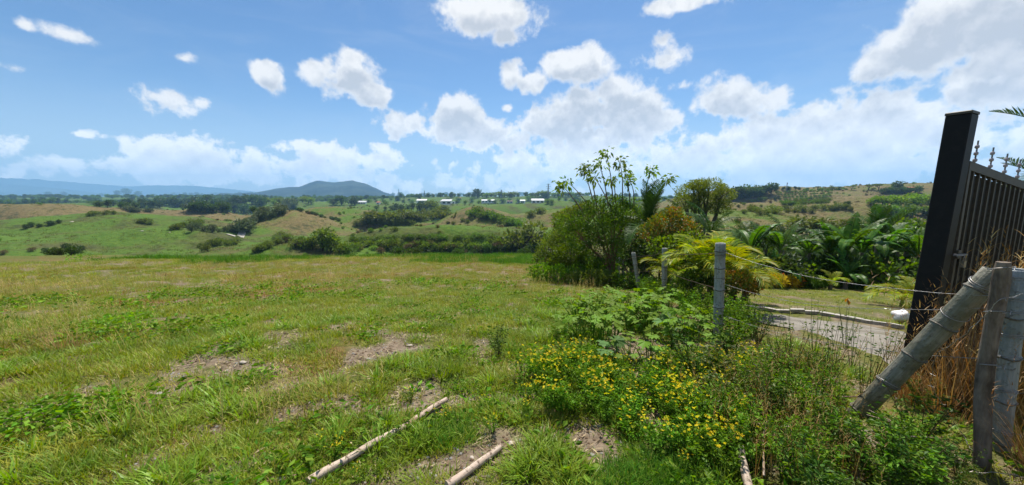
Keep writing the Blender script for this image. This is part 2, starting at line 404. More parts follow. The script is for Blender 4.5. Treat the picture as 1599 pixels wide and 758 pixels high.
flat('wire_rust', (.09, .065, .05), .7, .3, .4, 0, (.16, .09, .05), 30)
flat('porcelain', (.38, .33, .34), .4); flat('padlock_brass', (.30, .27, .22), .4, .6)
flat('white_plaster', (.80, .79, .76), .8, 0, .3, 0, (.70, .69, .66), 2)
flat('grey_plaster', (.45, .45, .44), .8, 0, .3, 0, (.36, .36, .35), 2)
flat('house_glass', (.03, .035, .04), .15, 0, .5)
flat('roof_tile', (.30, .10, .05), .8, 0, .3, 0, (.22, .08, .045), 6)
flat('roof_sheet', (.50, .50, .50), .5, 0, .4, 0, (.40, .40, .41), 4)
flat('roof_brown', (.20, .12, .08), .8, 0, .3, 0, (.15, .09, .06), 4)
flat('mast_steel', (.22, .22, .23), .6, .3); flat('concrete', (.38, .35, .31), .9, 0, .2, .004, (.22, .20, .17), 9)
flat('sack', (.72, .70, .68), .45, 0, .4, .01, (.56, .52, .54), 14)
flat('stone_grey', (.33, .31, .28), .9, 0, .2, .01, (.22, .20, .17), 12)
flat('stone_pale', (.55, .48, .40), .9, 0, .2, .01, (.38, .31, .24), 14)
flat('clod', (.22, .15, .095), .95, 0, .1, .015, (.17, .115, .07), 20)
flat('hole_dark', (.03, .025, .02), .9); flat('teal_bit', (.25, .45, .40), .4)

# ------------------------------------------------------------------ the lie of the land
_Y = np.array([-14000, -200, -20, 0, 2, 4.4, 7.7, 12, 20, 26, 31, 40, 60, 90, 130, 200, 350, 600, 1000, 2000, 4000, 8000, 14000.])
_Z = np.array([-2, 6, .8, 0, 0, -.12, -.58, -1.25, -2.13, -2.85, -3.7, -6.8, -11.8, -15.5, -20, -24.5, -28, -27, -20, -13, -7, -3, 0.])
# u, v of the crest, distance, half-sizes in metres (across, along), flatness, turn, dryness, tone
HILLS = [(175, 337, 175, 62, 40, 2, .1, .12, 0), (255, 360, 132, 26, 15, 2, 0, .2, 0), (-60, 372, 110, 30, 16, 2, 0, .3, 0),
         (60, 320, 265, 75, 40, 3, -.1, .75, 0), (290, 331, 305, 42, 30, 2, .1, .80, 0), (350, 338, 262, 34, 20, 2, .2, .85, 0),
         (455, 329, 205, 24, 24, 2, .3, .85, 0), (520, 322, 262, 42, 30, 2, 0, .45, 0), (610, 332, 240, 30, 16, 2, 0, .4, 0),
         (745, 325, 225, 24, 24, 2, -.4, .6, 0), (860, 330, 210, 40, 26, 2, .2, .5, 0),
         (770, 358, 127, 56, 17, 5, .0, .15, 0), (470, 380, 105, 20, 12, 2, 0, .35, 0),
         (720, 320, 500, 190, 60, 4, 0, .2, 0), (350, 316, 700, 420, 90, 4, 0, .2, 0), (100, 318, 480, 130, 40, 3, 0, .35, 0),
         (200, 308.5, 1250, 900, 160, 4, 0, .15, 0), (800, 307.5, 1000, 420, 90, 4, 0, .3, 0),
         (1290, 294, 400, 120, 70, 3, 0, .62, 0), (1170, 301, 420, 80, 60, 3, 0, .6, 0), (1440, 294, 380, 70, 60, 3, 0, .5, 0),
         (1340, 309, 270, 62, 40, 3, -.05, .66, 0), (1180, 318, 230, 60, 26, 3, 0, .58, 0), (1390, 320, 200, 60, 26, 3, 0, .6, 0),
         (1050, 325, 150, 50, 40, 3, 0, .5, 0), (1750, 290, 300, 120, 90, 3, 0, .5, 0)]
def base_h(x, y):
    z = np.interp(y, _Y, _Z)
    z = z-.045*np.clip(x-1.5, 0, 14)*sstep(y, 1, 6)*(1-sstep(y, 40, 90))
    z = z+6.5*sstep(x, 12, 60)*sstep(y, 20, 60)*(1-sstep(y, 500, 1500))
    return z
_hp = []
for (u, v, D, sx, sy, p, tn, dry, tone) in HILLS:
    c = W(u, v, D); _hp.append((c[0], D, c[2]-float(base_h(c[0], D)), sx, sy, p, tn, dry))
def hills(x, y):
    s = 0; wd = 1e-6; dr = 0
    for (cx, D, amp, sx, sy, p, tn, dry) in _hp:
        if amp <= 0: continue
        dx = x-cx; dy = y-D; a = dx*cos(tn)+dy*sin(tn); b = -dx*sin(tn)+dy*cos(tn)
        g = amp*np.exp(-(.5*(np.abs(a/sx)**p+np.abs(b/sy)**p)))
        s = s+g**4; q = (g/max(amp, .1))**1.3; wd = wd+q; dr = dr+q*dry
    de = .30+.22*sstep(x, 0, 90)
    return s**.25, (dr+de*.12)/(wd+.12), wd
def height(x, y):
    x = np.asarray(x, float); y = np.asarray(y, float); r = np.hypot(x, y)
    z = base_h(x, y)
    hs, _, _ = hills(x, y); z = z+hs
    z = z+(fbm(x*.05, y*.05, 11, 4)-.5)*4.6*sstep(r, 45, 140)*(1-sstep(r, 400, 900))
    z = z+(fbm(x*.016, y*.016, 12, 4)-.5)*9*sstep(r, 120, 400)*(1-sstep(r, 350, 900))
    z = z+(fbm(x*.35, y*.35, 13, 3)-.5)*.5*sstep(r, 6, 24)*(1-sstep(r, 100, 300))
    z = z+(fbm(x*2.2, y*2.2, 14, 3)-.5)*.10*(1-sstep(r, 14, 30))
    return z
def H(x, y): return float(height(x, y))
def ground(u, v, dmin=1.0, dmax=9000):
    """where the sight line through (u, v) first meets the land beyond dmin"""
    d = ray(u, v); ys = np.geomspace(dmin, dmax, 2500); x = d[0]/d[1]*ys; z = EYE+d[2]/d[1]*ys
    b = z < height(x, ys); k = int(np.argmax(b)) if b.any() else len(ys)-1
    return np.array([x[k], ys[k], H(x[k], ys[k])])

# bare and dry patches seen in the photograph: u, v, half-width, half-height
SOIL = [(690, 728, 75, 20), (922, 700, 48, 36), (588, 706, 42, 12), (735, 626, 36, 15), (610, 543, 55, 7), (570, 556, 30, 8), (440, 655, 40, 12),
        (270, 612, 60, 10), (215, 632, 40, 8), (470, 640, 60, 9), (30, 655, 60, 9), (380, 566, 50, 7), (560, 650, 30, 7), (820, 625, 40, 9),
        (640, 640, 40, 7), (590, 752, 50, 10), (850, 640, 26, 8), (330, 672, 40, 8), (1370, 735, 70, 22), (780, 700, 30, 10), (410, 585, 40, 6)]
RUST = [(520, 562, 85, 22), (450, 455, 90, 10), (480, 580, 60, 14), (330, 600, 60, 14), (230, 475, 80, 9), (440, 700, 60, 14), (290, 690, 70, 16), (120, 530, 60, 10)]
def patches(lst):
    out = []
    for (u, v, a, b) in lst:
        c = ground(u, v); l = ground(u-a, v); f = ground(u, v-b); n = ground(u, v+b)
        out.append((c[0], c[1], max(abs(c[0]-l[0]), .06), max(abs(f[1]-n[1])/2, .06)))
    return out
SOILW = patches(SOIL); RUSTW = patches(RUST)
def patchval(x, y, lst):
    w = np.zeros(np.shape(x))
    for (cx, cyy, a, b) in lst: w = np.maximum(w, 1.25-np.sqrt(((x-cx)/a)**2+((y-cyy)/b)**2))
    return w
def soil_at(x, y):
    n = fbm(x*3.1, y*3.1, 21, 4)-.5; n2 = fbm(x*1.1, y*1.1, 22, 3)
    return np.clip(sstep(patchval(x, y, SOILW)+.12+n*1.5, .1, .5)+sstep(n2+n*.5, .76, .86)*.8*(np.hypot(x, y) < 14), 0, 1)
def rust_at(x, y): return sstep(patchval(x, y, RUSTW)+(fbm(x*2, y*2, 23, 4)-.5)*1.6, .1, .7)

def build_ground():
    rr = np.concatenate([[0], np.geomspace(.5, 60, 150), np.geomspace(62, 1500, 150), np.geomspace(1540, 9200, 34)])
    th = np.concatenate([np.linspace(-72, 72, 420), np.linspace(72, 288, 62)[1:-1]])*pi/180
    X = rr[:, None]*np.sin(th)[None]; Y = rr[:, None]*np.cos(th)[None]
    Z = height(X, Y); nr, nt = X.shape
    # keep the plain below the far hills' feet and never above the eye line behind the camera
    i = np.arange(nr-1)[:, None]*nt; j = np.arange(nt)[None]; j2 = (j+1) % nt
    F = np.stack([i+j, i+j2, i+nt+j2, i+nt+j], -1).reshape(-1, 4)[:, ::-1]
    g = G(); g.add(np.stack([X, Y, Z], -1).reshape(-1, 3), F)
    m, t = pmat('land')
    pos = t.new('ShaderNodeNewGeometry').outputs['Position']
    a = t.new('ShaderNodeAttribute', attribute_name='cover'); sp = t.new('ShaderNodeSeparateColor', {0: a.outputs['Color']}).outputs
    dry, soil, field = sp[0], sp[1], sp[2]
    n1 = t.noise(pos, .9, 6, .65); n2 = t.noise(pos, 14, 5, .65); n3 = t.noise(pos, .06, 5, .6); n4 = t.noise(pos, .011, 4, .6)
    n5 = t.noise(pos, .35, 5, .7)
    green = t.mix(t.ss(n1, .35, .7), (.052, .105, .012), (.088, .140, .017))
    green = t.mix(t.ss(n3, .45, .65), green, (.085, .095, .024))
    tan = t.mix(t.ss(n1, .35, .7), (.125, .092, .038), (.185, .142, .062))
    tan = t.mix(t.m('MULTIPLY', t.ss(n5, .45, .7), .6), tan, (.085, .085, .026))
    d = t.m('ADD', dry, t.m('MULTIPLY_ADD', n3, 1.1, -.55)); d = t.m('ADD', d, t.m('MULTIPLY_ADD', n5, .5, -.25))
    c = t.mix(t.ss(d, .30, .62), green, tan)
    c = t.mix(t.m('MULTIPLY', t.ss(t.m('MULTIPLY_ADD', n5, .5, t.m('MULTIPLY', n3, .6)), .55, .68), .7), c, (.030, .045, .013))
    turf = t.mix(t.ss(n2, .35, .65), (.065, .078, .015), (.12, .122, .028))
    turf = t.mix(t.m('MULTIPLY', dry, t.ss(n2, .25, .6)), turf, (.17, .095, .045))
    c = t.mix(field, c, turf)
    earth = t.mix(t.ss(n2, .3, .7), (.12, .088, .058), (.24, .185, .13))
    earth = t.mix(t.m('MULTIPLY', t.ss(t.noise(pos, 3, 4), .5, .7), .6), earth, (.20, .165, .125))
    c = t.mix(soil, c, earth)
    hgt = t.m('MULTIPLY_ADD', n2, .03, t.m('MULTIPLY', n5, .6))
    far = t.new('ShaderNodeMix', {0: field, 2: t.m('MULTIPLY', n5, 1.2), 3: t.m('MULTIPLY', n2, .05)}).outputs[0]
    finish(t, c, .9, .1, bump(t, far, 1.0, .7))
    me = g.mesh('ground', m, True)
    x, y = X.ravel(), Y.ravel(); r = np.hypot(x, y)
    _, dr, wd = hills(x, y)
    dr = dr-.35*sstep(r, 600, 1000)
    dr = np.where((y < 27) & (r < 60), np.clip(rust_at(x, y)+.6*sstep(fbm(x*.4, y*.4, 57, 3), .55, .68), 0, 1), dr)
    so = soil_at(x, y)*(r < 30)
    so = np.maximum(so, .0)
    fl = 1-sstep(y, 26, 32)*1.0
    fl = np.where(r < 32, fl, np.where(y < 26, 1-sstep(r, 40, 90), fl))
    ca = me.color_attributes.new('cover', 'FLOAT_COLOR', 'POINT')
    ca.data.foreach_set('color', np.stack([np.clip(dr, 0, 1), so, np.clip(fl, 0, 1), np.ones_like(r)], -1).astype(np.float32).ravel())
    tag(link('ground', me), 'grassy hilltop falling to rolling pasture hills', kind='structure')
build_ground()

def ridge_mesh(name, prof, D, depth, seed, mat, label, amp=.18):
    """a far range: crest heights given along u at distance D, falling both ways, ridged"""
    us = np.linspace(prof[0][0], prof[-1][0], 260); vs = np.interp(us, [p[0] for p in prof], [p[1] for p in prof])
    top = np.array([W(u, v, D) for u, v in zip(us, vs)]); k = 40; s = np.linspace(-1, 1, k)
    X = top[:, 0][:, None]*(1+s[None]*depth/D); Y = D+s[None]*depth+0*X
    prof_h = np.clip(top[:, 2][:, None], 0, None)+12
    n = np.abs(fbm(X/(depth*.30), Y/(depth*.30), seed, 5)-.5)*2
    shape = np.clip(1-np.abs(s)**1.15, 0, 1)[None]
    Z = -14+(prof_h)*shape*(1-amp*1.6*n*(1-shape*.75))+prof_h*amp*.35*(fbm(X/(depth*.12), Y/(depth*.12), seed+5, 4)-.5)*shape
    i = np.arange(len(us)-1)[:, None]*k; j = np.arange(k-1)[None]
    F = np.stack([i+j, i+j+1, i+k+j+1, i+k+j], -1).reshape(-1, 4)[:, ::-1]
    g = G(); g.add(np.stack([X, Y, Z], -1).reshape(-1, 3), F)
    tag(link(name, g.mesh(name, mat, True)), label, kind='structure')
def mountains():
    m, t = pmat('mountain_cover')
    pos = t.new('ShaderNodeNewGeometry').outputs['Position']
    n = t.noise(pos, .004, 7, .65); n2 = t.noise(pos, .02, 4, .6)
    c = t.mix(t.ss(n, .42, .62), (.010, .018, .014), (.035, .048, .03))
    c = t.mix(t.m('MULTIPLY', t.ss(n2, .5, .7), .6), c, (.010, .017, .012))
    finish(t, c, .95, .02)
    ridge_mesh('mountain', [(370, 306.5), (400, 300), (430, 294), (470, 290), (494, 281.5), (520, 284), (550, 281), (575, 288), (600, 300), (622, 306.5)], 3500, 900, 31, m, 'long blue mountain with a double summit on the horizon', .3)
    ridge_mesh('mountain', [(330, 306), (345, 301), (365, 302), (390, 300), (410, 303), (430, 306)], 3200, 300, 33, m, 'low dark hill left of the long blue mountain')
    ridge_mesh('mountain_range', [(-350, 276), (-150, 275), (0, 277), (60, 280), (120, 285), (200, 291), (250, 289), (300, 290), (360, 295), (430, 303), (470, 307)], 8300, 800, 35, m, 'faint blue mountain range far behind the plain')
    ridge_mesh('mountain_range', [(-400, 284), (-100, 283), (0, 287), (60, 291), (110, 296), (150, 301), (190, 305)], 6400, 600, 39, m, 'nearer blue spur below the faint range at left')
mountains()

def haze():
    m = bpy.data.materials.new('haze'); m.use_nodes = True; t = NT(m.node_tree); t.n.clear()
    v = t.new('ShaderNodeVolumePrincipled', {'Color': (.34, .62, 1.0, 1), 'Density': 1.45e-4, 'Anisotropy': .2})
    t.new('ShaderNodeOutputMaterial', {'Volume': v.outputs[0]})
    g = G(); g.box((0, 0, 235), (9300, 9300, 275))
    tag(link('haze', g.mesh('haze', m)), 'pale blue haze over the far plain', kind='stuff')
HAZE = True
# ------------------------------------------------------------------ plants: shared shapes
M = MATS
def scatter(name, P, yaw, scale, idx, protos, label, cat=None, tilt=None):
    """uncountable growth: one object that sets small meshes on points"""
    n = len(P)
    me = bpy.data.meshes.new(name); me.vertices.add(n); me.vertices.foreach_set('co', np.asarray(P, float).ravel())
    rot = np.zeros((n, 3)); rot[:, 2] = yaw
    if tilt is not None: rot[:, 0] = tilt
    a = me.attributes.new('rot', 'FLOAT_VECTOR', 'POINT'); a.data.foreach_set('vector', rot.astype(np.float32).ravel())
    a = me.attributes.new('siz', 'FLOAT', 'POINT'); a.data.foreach_set('value', np.asarray(scale, np.float32))
    a = me.attributes.new('pick', 'INT', 'POINT'); a.data.foreach_set('value', np.asarray(idx, np.int32))
    c = bpy.data.collections.new(name+'_kinds')
    for k, p in enumerate(protos):
        c.objects.link(bpy.data.objects.new('%s_kind_%02d' % (name, k), p))
    ng = bpy.data.node_groups.new(name, 'GeometryNodeTree')
    ng.interface.new_socket('Geometry', in_out='INPUT', socket_type='NodeSocketGeometry')
    ng.interface.new_socket('Geometry', in_out='OUTPUT', socket_type='NodeSocketGeometry')
    t = NT(ng); gi = t.new('NodeGroupInput'); go = t.new('NodeGroupOutput')
    ci = t.new('GeometryNodeCollectionInfo', {'Separate Children': True, 'Reset Children': True}); ci.inputs['Collection'].default_value = c
    def att(nm, ty): return [o for o in t.new('GeometryNodeInputNamedAttribute', {'Name': nm}, data_type=ty).outputs if o.enabled and o.name == 'Attribute'][0]
    e2r = t.new('FunctionNodeEulerToRotation', {0: att('rot', 'FLOAT_VECTOR')}).outputs[0]
    io = t.new('GeometryNodeInstanceOnPoints', {'Points': gi.outputs[0], 'Instance': ci.outputs[0], 'Pick Instance': True,
               'Instance Index': att('pick', 'INT'), 'Rotation': e2r, 'Scale': att('siz', 'FLOAT')})
    t.l.new(io.outputs[0], go.inputs[0])
    o = bpy.data.objects.new(name, me); COL.objects.link(o)
    md = o.modifiers.new('scatter', 'NODES'); md.node_group = ng
    return tag(o, label, cat, kind='stuff')

def tuft(n, rad, L, wid, mat, lean=.5, curl=.7, seed=0, nseg=3, mats=None, straw=0.0):
    g = np.random.default_rng(seed); G_ = G()
    r = rad*np.sqrt(g.uniform(0, 1, n)); a = g.uniform(0, 2*pi, n)
    base = np.stack([r*np.cos(a), r*np.sin(a), -.02+0*r], -1)
    az = a+g.normal(0, .9, n); ln = np.abs(g.normal(0, lean, n))*.7+lean*.5*(r/rad)
    t = g.uniform(0, .85, n); t[g.uniform(0, 1, n) < straw] = 1.0
    G_.blades(base, L*g.uniform(.45, 1.15, n), wid*g.uniform(.7, 1.3, n), az, ln, g.uniform(.2, 1.2, n)*curl, t, nseg)
    return G_.mesh('tuft', M[mat])
def seedstalks(n, rad, L, mat, seed=0, head=.10):
    g = np.random.default_rng(seed); G_ = G()
    r = rad*np.sqrt(g.uniform(0, 1, n)); a = g.uniform(0, 2*pi, n)
    base = np.stack([r*np.cos(a), r*np.sin(a), 0*r], -1); az = g.uniform(0, 2*pi, n)
    Ls = L*g.uniform(.6, 1.15, n); ln = np.abs(g.normal(0, .22, n))
    G_.blades(base, Ls, np.full(n, .0035), az, ln, g.uniform(.1, .6, n), g.uniform(0, 1, n), 4)
    for k in range(n):
        p = base[k]+np.array([cos(az[k])*sin(ln[k]+.15), sin(az[k])*sin(ln[k]+.15), cos(ln[k]+.15)])*Ls[k]*.93
        m = 7; b = np.repeat(p[None], m, 0)-np.array([0, 0, 1])*np.linspace(0, head, m)[:, None]
        G_.blades(b, g.uniform(.03, .07, m), np.full(m, .004), g.uniform(0, 2*pi, m), g.uniform(.4, 1.0, m), np.full(m, .5), g.uniform(0, 1, m), 2)
    return G_.mesh('stalks', M[mat])
def rosette(n, L, asp, mat, seed=0, h=.06, rad=.06):
    """low broadleaf weed"""
    g = np.random.default_rng(seed); G_ = G()
    a = g.uniform(0, 2*pi, n); r = rad*np.sqrt(g.uniform(0, 1, n))
    P = np.stack([r*np.cos(a), r*np.sin(a), g.uniform(0, 1, n)**1.2*h], -1)
    up = np.stack([np.cos(a), np.sin(a), g.uniform(-.1, .9, n)], -1)
    G_.leaves(P, up, L, asp, rg=g, fold=.12, droop=.15)
    return G_.mesh('weed', M[mat])
def litterbits(seed):
    g = np.random.default_rng(seed); G_ = G(); n = 9
    P = np.stack([g.uniform(-.14, .14, n), g.uniform(-.14, .14, n), g.uniform(.004, .02, n)], -1)
    up = np.stack([g.normal(size=n), g.normal(size=n), g.normal(0, .12, n)], -1)
    G_.leaves(P, up, .07, .16, rg=g, fold=.05)
    return G_.mesh('litter', M['litter'])
def pebble(seed, mat):
    g = np.random.default_rng(seed); G_ = G()
    import itertools
    ph = np.linspace(.35, pi-.35, 4); th = np.arange(7)*2*pi/7
    V = np.array([[sin(p)*cos(q)*g.uniform(.75, 1.2), sin(p)*sin(q)*g.uniform(.6, 1.0), cos(p)*g.uniform(.45, .7)] for p in ph for q in th])
    F = [[i*7+j, (i+1)*7+j, (i+1)*7+(j+1) % 7, i*7+(j+1) % 7] for i in range(3) for j in range(7)]
    V = np.vstack([V, [[0, 0, .6], [0, 0, -.6]]])
    b = G_.n; G_.add(V, F, .5)
    G_.F3.append(np.array([[28, j, (j+1) % 7] for j in range(7)]+[[29, 21+(j+1) % 7, 21+j] for j in range(7)])+b); G_.M3.append(np.zeros(14))
    return G_.mesh('stone', M[mat])

HALF = R(72)
def wedge(n, r0, r1, power=1.0, half=HALF):
    """points over the visible ground, thinning with distance as r**-power"""
    u = rng.uniform(0, 1, n); e = 2-power
    r = (r0**e+u*(r1**e-r0**e))**(1/e) if abs(e) > 1e-6 else r0*(r1/r0)**u
    a = rng.uniform(-half, half, n); return r*np.sin(a), r*np.cos(a)
# the fenced strip: weeds right of this line (x as a function of y)
def fence_x(y): return np.interp(y, [0, 1.8, 2.6, 3.6, 4.6, 6, 8, 12, 16, 24, 30], [.9, .95, .65, .45, .75, 1.35, 1.9, 2.6, 2.2, 1.0, .5])
ROAD = [(1170, 500), (1200, 499), (1250, 502), (1300, 510), (1350, 520), (1420, 538), (1500, 560), (1600, 600)]
ROADW = np.array([ground(u, v)[:2] for u, v in ROAD])
def road_dist(x, y):
    d = np.full(np.shape(x), 1e9)
    for a, b in zip(ROADW[:-1], ROADW[1:]):
        ab = b-a; t = np.clip(((x-a[0])*ab[0]+(y-a[1])*ab[1])/(ab@ab), 0, 1)
        d = np.minimum(d, np.hypot(x-a[0]-t*ab[0], y-a[1]-t*ab[1]))
    return d
def lawn_mask(x, y): return (x > fence_x(y)+1.6) & (y > 4.5) & (y < 16)

def build_grass():
    kinds = [tuft(26, .085, .085, .0055, 'grass_short', .7, .9, s, straw=.12) for s in range(3)]+[tuft(30, .10, .06, .007, 'grass_short', .9, .8, 5)] \
        + [tuft(22, .05, .19, .0125, 'grass_broad', .95, 1.0, s) for s in (11, 12, 13)]
    x, y = wedge(84000, 1.35, 9, 1.25)
    dn = fbm(x*1.3, y*1.3, 41, 3); so = soil_at(x, y); ru = rust_at(x, y)
    keep = (rng.uniform(0, 1, len(x)) > so*1.02) & (rng.uniform(0, 1, len(x)) > ru*.45) & (rng.uniform(0, 1, len(x)) < (.5+.9*(dn-.25))*sstep(fbm(x*6.5, y*6.5, 42, 2), .30, .56)) & (road_dist(x, y) > 1.3)
    keep &= (x < fence_x(y)+.4) | (rng.uniform(0, 1, len(x)) < .25)
    x, y, dn = x[keep], y[keep], dn[keep]; n = len(x); r = np.hypot(x, y)
    br = (fbm(x*1.5, y*1.5, 43, 3)+.12*(x > -1.2) > .55) & (r < 6)
    for a, b in (((483, 762), (698, 632)), ((700, 768), (784, 706))):        # nothing tall grows through the lying poles
        a, b = ground(*a)[:2], ground(*b)[:2]; ab = b-a; q = np.clip(((x-a[0])*ab[0]+(y-a[1])*ab[1])/(ab@ab), 0, 1)
        br &= np.hypot(x-a[0]-q*ab[0], y-a[1]-q*ab[1]) > .17
    br &= soil_at(x+.08, y) + soil_at(x-.08, y) + soil_at(x, y+.10) + soil_at(x, y-.08) < .3
    idx = np.where(br & (rng.uniform(0, 1, n) < .24), rng.integers(4, 7, n), rng.integers(0, 4, n))
    s = rng.uniform(.6, 1.25, n)*(1+.05*r); s = np.where(idx >= 4, s*.72, s)
    scatter('grass', np.stack([x, y, height(x, y)], -1), rng.uniform(0, 2*pi, n), s, idx, kinds, 'short green turf with bare gaps covering the near field')
    kinds = [tuft(46, .22, .20, .008, 'grass_field', .55, .8, s, 3, straw=.12) for s in (21, 22, 23)]+[tuft(40, .25, .13, .010, 'grass_field', .7, .8, 24, 3, straw=.05)]
    x, y = wedge(36000, 4.2, 31, .95)
    dn = fbm(x*.7, y*.7, 45, 3)
    keep = (rng.uniform(0, 1, len(x)) > soil_at(x, y)*.9) & (rng.uniform(0, 1, len(x)) < .55+.8*(dn-.3)+.02*y) & (x < fence_x(y)+.5) & (rng.uniform(0, 1, len(x)) > rust_at(x, y)*.5)
    keep &= rng.uniform(0, 1, len(x)) < sstep(np.hypot(x, y), 2.5, 8)
    x, y = x[keep], y[keep]; n = len(x); r = np.hypot(x, y)
    s = rng.uniform(.5, 1.25, n)*(.30+.020*np.minimum(r, 24))
    scatter('meadow_grass', np.stack([x, y, height(x, y)], -1), rng.uniform(0, 2*pi, n), s, rng.integers(0, 4, n), kinds, 'yellow green meadow grass reaching the far edge of the field')
    # lush rim of the hilltop
    kinds = [tuft(50, .26, .30, .012, 'grass_lush', .4, .7, s) for s in (31, 32)]
    x, y = wedge(9000, 18, 34, .3); rim = fbm(x*.25, y*.25, 47, 3)
    keep = (y > 19) & (y < 33) & (rim+.04*(y-24) > .42) & (x < fence_x(y)+6); x, y = x[keep], y[keep]; n = len(x)
    scatter('rim_grass', np.stack([x, y, height(x, y)], -1), rng.uniform(0, 2*pi, n), rng.uniform(.7, 1.3, n), rng.integers(0, 2, n), kinds, 'taller deep green grass along the rim of the field')
    # pale dry stalks, thick at left
    kinds = [seedstalks(9, .16, .42, 'grass_dry', s) for s in (51, 52, 53)]
    x, y = wedge(6800, 2.2, 24, .9); dn = fbm(x*.5, y*.5, 49, 3)
    w = sstep(dn, .42, .66)*(.35+.65*sstep(-x/np.maximum(y, .5), -.2, .9))
    keep = (rng.uniform(0, 1, len(x)) < w) & (x < fence_x(y)) & (y > 2.3); x, y = x[keep], y[keep]; n = len(x)
    scatter('dry_grass', np.stack([x, y, height(x, y)], -1), rng.uniform(0, 2*pi, n), rng.uniform(.55, 1.1, n), rng.integers(0, 3, n), kinds, 'straw coloured seed stalks standing over the meadow grass')
    kinds = [tuft(24, .11, .075, .006, 'grass_rust', .8, .8, s) for s in (55, 56)]
    x, y = wedge(28000, 1.5, 24, 1.0); w = np.maximum(rust_at(x, y), .75*sstep(fbm(x*.4, y*.4, 57, 3), .55, .68))
    keep = (rng.uniform(0, 1, len(x)) < w*.55) & (x < fence_x(y)+.2) & (rng.uniform(0, 1, len(x)) > soil_at(x, y)); x, y = x[keep], y[keep]; n = len(x); r = np.hypot(x, y)
    scatter('withered_grass', np.stack([x, y, height(x, y)], -1), rng.uniform(0, 2*pi, n), rng.uniform(.6, 1.3, n)*(1+.07*r), rng.integers(0, 2, n), kinds, 'reddish withered turf in patches over the field')
    # small broadleaf weeds low in the turf
    kinds = [rosette(16, .032, .5, 'weed_green', s, .06, .08) for s in (61, 62)]+[rosette(14, .042, .45, 'weed_lime', 63, .05, .07), rosette(18, .028, .5, 'weed_green', 64, .05, .09)]
    x, y = wedge(13000, 1.4, 12, 1.0); dn = fbm(x*1.6, y*1.6, 51, 3)
    keep = (dn > .54) & (rng.uniform(0, 1, len(x)) > soil_at(x, y)*.97) & (rng.uniform(0, 1, len(x)) < .5) & (x < fence_x(y)+2.2) & (road_dist(x, y) > 1.3); x, y = x[keep], y[keep]; n = len(x)
    scatter('ground_cover', np.stack([x, y, height(x, y)], -1), rng.uniform(0, 2*pi, n), rng.uniform(.7, 1.5, n)*(1+.06*np.hypot(x, y)), rng.choice(4, n, p=[.4, .25, .2, .15]), kinds, 'small broad leaved weeds creeping through the turf')
    # straw litter and gravel on the bare soil
    kinds = [litterbits(s) for s in (71, 72, 73)]
    x, y = wedge(2200, 1.4, 7, 1.1); k = (soil_at(x, y) > .1) | (rng.uniform(0, 1, len(x)) < .2); k &= road_dist(x, y) > .6; x, y = x[k], y[k]; n = len(x)
    scatter('straw_litter', np.stack([x, y, height(x, y)], -1), rng.uniform(0, 2*pi, n), rng.uniform(.5, 1.1, n), rng.integers(0, 3, n), kinds, 'dry leaf and straw litter lying on the bare soil')
    kinds = [pebble(s, 'clod') for s in (81, 82)]+[pebble(83, 'stone_grey')]
    x, y = wedge(20000, 1.4, 7, 1.2); k = soil_at(x, y) > .35; x, y = x[k], y[k]; n = len(x)
    scatter('gravel', np.stack([x, y, height(x, y)], -1), rng.uniform(0, 2*pi, n), rng.uniform(.002, .014, n)**1.0*1.2, rng.integers(0, 3, n), kinds, 'crumbs of earth and gravel on the bare soil')
    # the small lawn beyond the driveway and thin grass by the road
    kinds = [tuft(34, .15, .055, .009, 'grass_field', .9, .5, s) for s in (91, 92)]
    x = rng.uniform(2.5, 20, 14000); y = rng.uniform(5.5, 16, 14000); k = (x > fence_x(y)+1.3) & (road_dist(x, y) > 1.35) & (fbm(x*.8, y*.8, 55, 3) > .40); x, y = x[k], y[k]; n = len(x)
    scatter('lawn_grass', np.stack([x, y, height(x, y)], -1), rng.uniform(0, 2*pi, n), rng.uniform(.6, 1.2, n), rng.integers(0, 2, n), kinds, 'thin worn grass of the lawn beyond the driveway')
build_grass()

def leafy(name, blobs, n, size, mat, aspect=.5, seed=0, shell=.5, up=.45, trunk=None, tmat='bark', sparse=0):
    """crown mesh and trunk mesh of a bush or tree of unit scale"""
    g = np.random.default_rng(seed); P, d = blob_points(blobs, n, shell, g)
    u = d*.8+g.normal(size=(n, 3))*.55+np.array([0, 0, up])
    # clumps of light and dark leaf
    cl = np.sin(P[:, 0]*9+seed)*np.sin(P[:, 1]*8+2)*np.sin(P[:, 2]*9+1); t = np.clip(.5+.28*cl+g.normal(0, .2, n), 0, 1)
    G_ = G(); G_.leaves(P, u, size, aspect, t, rg=g, droop=.1)
    crown = G_.mesh(name+'_crown', M[mat])
    T = G(); low = min(b[0][2] for b in blobs)
    for (c, r) in blobs:
        b = np.array(c, float)
        j = np.array([b[0]*.25, b[1]*.25, max(.12, b[2]*.45)])
        T.tube([(0, 0, -.12), (b[0]*.06+.01, b[1]*.06, j[2]*.5), j, j*.4+b*.6, b+np.array([0, 0, r[2]*.5])], np.array([.045, .036, .028, .018, .006])*(trunk or 1.0), 5)
        for q in range(5):
            e = b+g.normal(size=3)*np.array(r)*.55
            T.tube([j*.5+b*.5, (j*.3+b*.4+e*.3)+g.normal(size=3)*.03, e], np.array([.012, .008, .003])*(trunk or 1.0), 4, cap=False)
    return crown, T.mesh(name+'_trunk', M[tmat])
